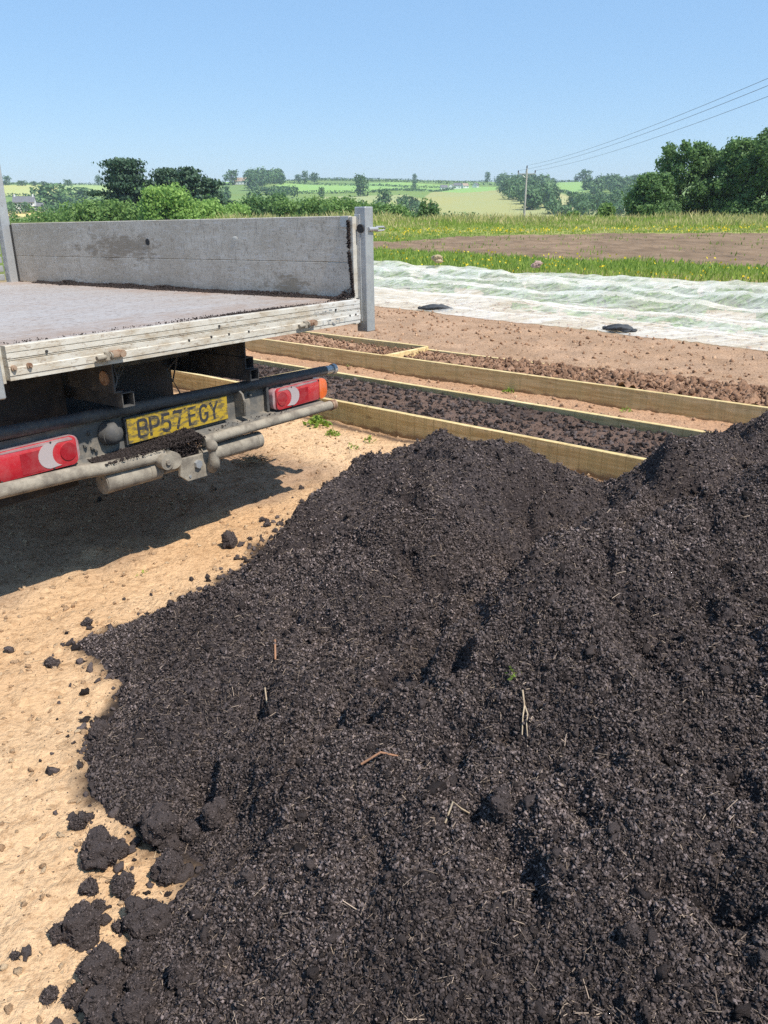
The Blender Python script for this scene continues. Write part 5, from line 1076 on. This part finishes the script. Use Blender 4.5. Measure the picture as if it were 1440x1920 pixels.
# woods on the slopes
def wood(name, poly, nt, h0, h1, w, mat, lab, per=120, sz=1.0):
    A = np.array(poly); Ps = []; S = []; U = []; k = 0; T = []
    while k < nt:
        a = RNG.uniform(A[:, 0].min(), A[:, 0].max()); r = RNG.uniform(A[:, 1].min(), A[:, 1].max())
        if not inpoly(np.array([a]), np.array([r]), poly)[0]: continue
        k += 1; x, y, z = polar(a, r); H = random.uniform(h0, h1); ww = w * random.uniform(.7, 1.3)
        P, s_, u_ = lobecloud([(0, 0, H * .55, ww / 2, ww / 2, H * .5), (ww * .2, ww * .1, H * .8, ww * .28, ww * .28, H * .24)], per, .7 * sz, 1.5 * sz, .75); Ps.append(P + np.array([x, y, z])); S.append(s_); U.append(u_); T.append(np.clip(RNG.random(per) * .5 + random.random() * .5, 0, 1))
    V_, F_, T_ = leaves(np.concatenate(Ps), np.concatenate(S), tint=np.concatenate(T), out=np.concatenate(U) * 1.4); tag(npmesh(name, V_, F_, mat, attrs={'tint': T_}), lab, 'wood', kind='stuff')
wood('woodland', [(7.31,1394),(10.8,1186),(11.4,586),(9.68,508),(8.07,672)], 95, 8, 13, 11, L_FAR, 'dark wood covering the slope behind the power pole', 170, 1.2)
wood('woodland', [(10.2,518),(13.43,638),(17.17,926),(18.3,516),(13.51,446),(10.4,448)], 85, 6, 9, 8, L_FAR, 'wooded valley slope left of the dark tree group', 150, .9)
wood('woodland', [(13.03,932),(17.15,1094),(17.22,830),(13.73,840)], 30, 8, 12, 11, L_FAR, 'upper wood on the hill right of the green field', 150, 1.2)
wood('woodland', [(-9.0,1130),(-6.83,1390),(-6.66,1038),(-9.0,900)], 45, 10, 17, 12, L_FAR, 'small wood crowning the left hill beside the hilltop house', 150, 1.3)
wood('woodland', [(-5.65,560),(1.5,600),(4.6,500),(4.5,446),(1.51,446),(-5.68,474)], 20, 5, 8, 7, L_FAR, 'belt of trees along the bottom of the middle slope', 130, .8)
wood('woodland', [(-17.86,940),(-5.63,790),(-5.66,558),(-17.98,560)], 45, 6, 10, 10, L_FAR, 'scattered copse on the slope behind the bright green trees', 120, 1.0)
wood('woodland', [(-26,560),(-18.5,560),(-18.5,500),(-26,470)], 18, 4, 6, 8, L_FAR, 'low trees along the foot of the left slope', 120, .8)
HEDGES = [[(-6.65,1382),(-0.64,1215),(7.68,1174)],[(-6.31,1128),(-1.0,1136),(4.34,1060)],[(-7.03,842),(-0.64,810),(4.69,1030)],[(9.93,1318),(13.67,1200),(16.98,1124)],[(10.29,976),(12.03,880),(13.77,638),(16.73,832)],[(-24.91,1294),(-20.68,1326),(-17.18,1388)],[(-25.0,876),(-20.76,878),(-19.55,706)],[(-25.08,634),(-20.82,680),(-17.96,642)],[(-5.65,606),(-2.8,576),(1.5,532)],[(-11.86,1082),(-9.8,1056),(-7.0,1326)],[(-5.59,1400),(-0.64,1290),(7.14,1364)]]
HL = ['top hedge below the skyline strip of field','hedge between the two bright green hill fields','long hedge under the lower bright green field','skyline hedge right of the power pole','hedge running down the valley right of the pole','skyline hedge above the left fields','hedge under the yellow green field at left','hedge in front of the white farmhouse','lowest hedge across the middle slope','short hedge left of the hilltop house','faint hedge along the middle skyline']
for pts, lab in zip(HEDGES, HL):
    Ps = []
    for (a0, r0), (a1, r1) in zip(pts[:-1], pts[1:]):
        p0 = np.array(polar(a0, r0)[:2]); p1 = np.array(polar(a1, r1)[:2]); Ld = np.linalg.norm(p1 - p0); k = int(Ld * 5); t = RNG.random(k)
        Ps.append(p0 + (p1 - p0) * t[:, None] + RNG.normal(size=(k, 2)) * .9 + 2.5 * np.stack([fbm(t * 7 + a0, t * 0, 2, 1), fbm(t * 7, t * 0, 2, 2)], 1))
    Q = np.concatenate(Ps); zz = terrain(Q[:, 0], Q[:, 1]); hh = 2.6 + 1.6 * np.clip(fbm(Q[:, 0] * .05, Q[:, 1] * .05, 3, 3), -.5, 1)
    V_, F_, T_ = leaves(np.concatenate([Q, (zz + hh * RNG.random(len(Q)))[:, None]], 1), RNG.uniform(.5, 1.2, len(Q)))
    tag(npmesh('hedge', V_, F_, L_FAR, attrs={'tint': T_}), lab, 'hedge', 'field hedges on the distant hills')

# ------------------------------------------------------------------ buildings
def house(name, a, r, L, D, H, rot, wall, roofm, lab, win=3, chim=1, cat='house', rise=.45):
    x, y, z = polar(a, r, -.2); root = empty(name, (x, y, z), (0, 0, math.radians(rot))); tag(root, lab, cat)
    MB().prism([(-D / 2, 0), (D / 2, 0), (D / 2, H), (0, H + D * rise), (-D / 2, H)], 'yz', -L / 2, L / 2).build('wall', wall, root)
    rf = MB().prism([(-D / 2 - .4, H - .15), (0, H + D * rise + .05), (0, H + D * rise + .3), (-D / 2 - .4, H + .1)], 'yz', -L / 2 - .3, L / 2 + .3).prism([(D / 2 + .4, H - .15), (D / 2 + .4, H + .1), (0, H + D * rise + .3), (0, H + D * rise + .05)], 'yz', -L / 2 - .3, L / 2 + .3).build('roof', roofm, root)
    for k in range(chim): cx = (-L / 2 + .8) * (1 if k == 0 else -1); MB().box(cx - .4, cx + .4, -.4, .4, H + D * .3, H + D * rise + 1.4, .02).build('chimney', wall, rf)
    for k in range(win):
        wx = -L / 2 + L * (k + .5) / win
        for zz in ([1.0, H - 1.5] if H > 4 else [1.0]): MB().box(wx - .5, wx + .5, -D / 2 - .03, -D / 2 + .05, zz, zz + 1.1, 0).build('window', M_GLASS, root)
    return root
house('farmhouse', -22.75, 560, 12, 7, 5.2, 12, M_WHITE, M_SLATE, 'white farmhouse with slate roof and chimneys at the far left', 4, 2)
house('outbuilding', -22.05, 562, 7, 5, 2.4, 5, M_WHITE, M_SLATE, 'low white outbuilding right of the farmhouse', 2, 0)
house('hilltop_house', -9.35, 1060, 15, 9, 3.6, -10, M_WHITE, M_TILE, 'pale house with a tan roof among trees on the left hill', 4, 1)
vb = [(4.05, 8, 2.6, 'leftmost long white building of the hillside hamlet'), (4.55, 7, 3.4, 'second white gabled building of the hillside hamlet'), (4.95, 9, 3.6, 'middle and largest white building of the hillside hamlet'), (5.45, 7, 2.8, 'fourth small building of the hillside hamlet'), (6.15, 6, 2.6, 'rightmost detached building of the hillside hamlet')]
for i, (a, L, H, lab) in enumerate(vb): house('farm_building', a, 1030 + 8 * i, L, 6, H, (10, 80, -5, 20, 60)[i], M_WHITE, (M_SLATE, M_TILE, M_SLATE, M_TILE, M_SLATE)[i], lab, 2, 0)

# ------------------------------------------------------------------ power line
def pole(a, r, H, lab, group=None):
    x, y, z = polar(a, r); root = empty('power_pole', (x, y, z), (0, 0, math.radians(-6))); tag(root, lab, 'power pole', group)
    MB().tube([(0, 0, -.4), (.02, 0, H * .5), (.05, 0, H)], [.15, .13, .10], 12).build('pole', M_POLE, root, True)
    MB().box(-.95, 1.05, -.07, .05, H - .62, H - .50, .01).tube([(-.55, -.01, H - .6), (.04, -.01, H - 1.05)], .03).tube([(.65, -.01, H - .6), (.06, -.01, H - 1.05)], .03).build('crossarm', M_GALV, root)
    for ix, iz in ((-.9, H - .50), (1.0, H - .50), (.05, H)): MB().cyl((ix, 0, iz - .02), (ix, 0, iz + .12), .03).cyl((ix, 0, iz + .10), (ix, 0, iz + .32), .085, .05, seg=12).build('insulator', M_PORC, root, True)
    return root, (x, y, z)
p1, a1 = pole(9.42, 100, 8.7, 'grey wooden power pole with a crossarm standing beyond the field')
p2, a2 = pole(58.0, 19.5, 8.2, 'power pole carrying the wires outside the right edge of the picture')
p3, a3 = pole(8.35, 215, 13.0, 'farther power pole in the valley behind the nearer one'); 
H1, H2, H3 = 8.7, 8.2, 13.0
for k, (ix, dz, lab) in enumerate(((-.9, -.2, 'left overhead wire running from the pole to the upper right'), (1.0, -.2, 'right overhead wire running from the pole to the upper right'), (.05, .32, 'centre overhead wire fixed to the top of the pole'))):
    A1 = Vector((a1[0] + ix, a1[1], a1[2] + H1 + dz)); A2 = Vector((a2[0] + ix * .45, a2[1], a2[2] + H2 - .35 + dz)); A3 = Vector((a3[0] + ix, a3[1], a3[2] + H3 + dz)); pts = []
    for i in range(17): t = i / 16; p = A3.lerp(A1, t); p.z -= 1.2 * 4 * t * (1 - t); pts.append(p)
    for i in range(1, 33): t = i / 32; p = A1.lerp(A2, t); p.z -= .9 * 4 * t * (1 - t); pts.append(p)
    tag(MB().tube(pts, .010, 5).build('overhead_wire', M_CABLE, None, True), lab, 'wire', 'overhead power wires')
x, y, z = polar(-21.1, 330); o = empty('wooden_pole', (x, y, z)); tag(o, 'thin wooden pole in the hedge right of the white farmhouse', 'pole'); MB().tube([(0, 0, 0), (-.1, 0, 16.5)], [.2, .15]).build('pole', M_POLE, o, True)

# ------------------------------------------------------------------ haze
hz = MB().box(-2700, 2700, -2700, 2700, -60, 75, 0).build('haze', None)
hm = bpy.data.materials.new('haze'); hm.use_nodes = True; t_ = hm.node_tree; t_.nodes.remove(t_.nodes['Principled BSDF'])
pv = t_.nodes.new('ShaderNodeVolumePrincipled'); pv.inputs['Color'].default_value = (.80, .90, 1.0, 1); pv.inputs['Density'].default_value = .00021; pv.inputs['Anisotropy'].default_value = .2
t_.links.new(pv.outputs[0], t_.nodes['Material Output'].inputs['Volume']); hz.data.materials.append(hm); hz['kind'] = 'stuff'; hz['label'] = 'thin blue summer haze over the valley'
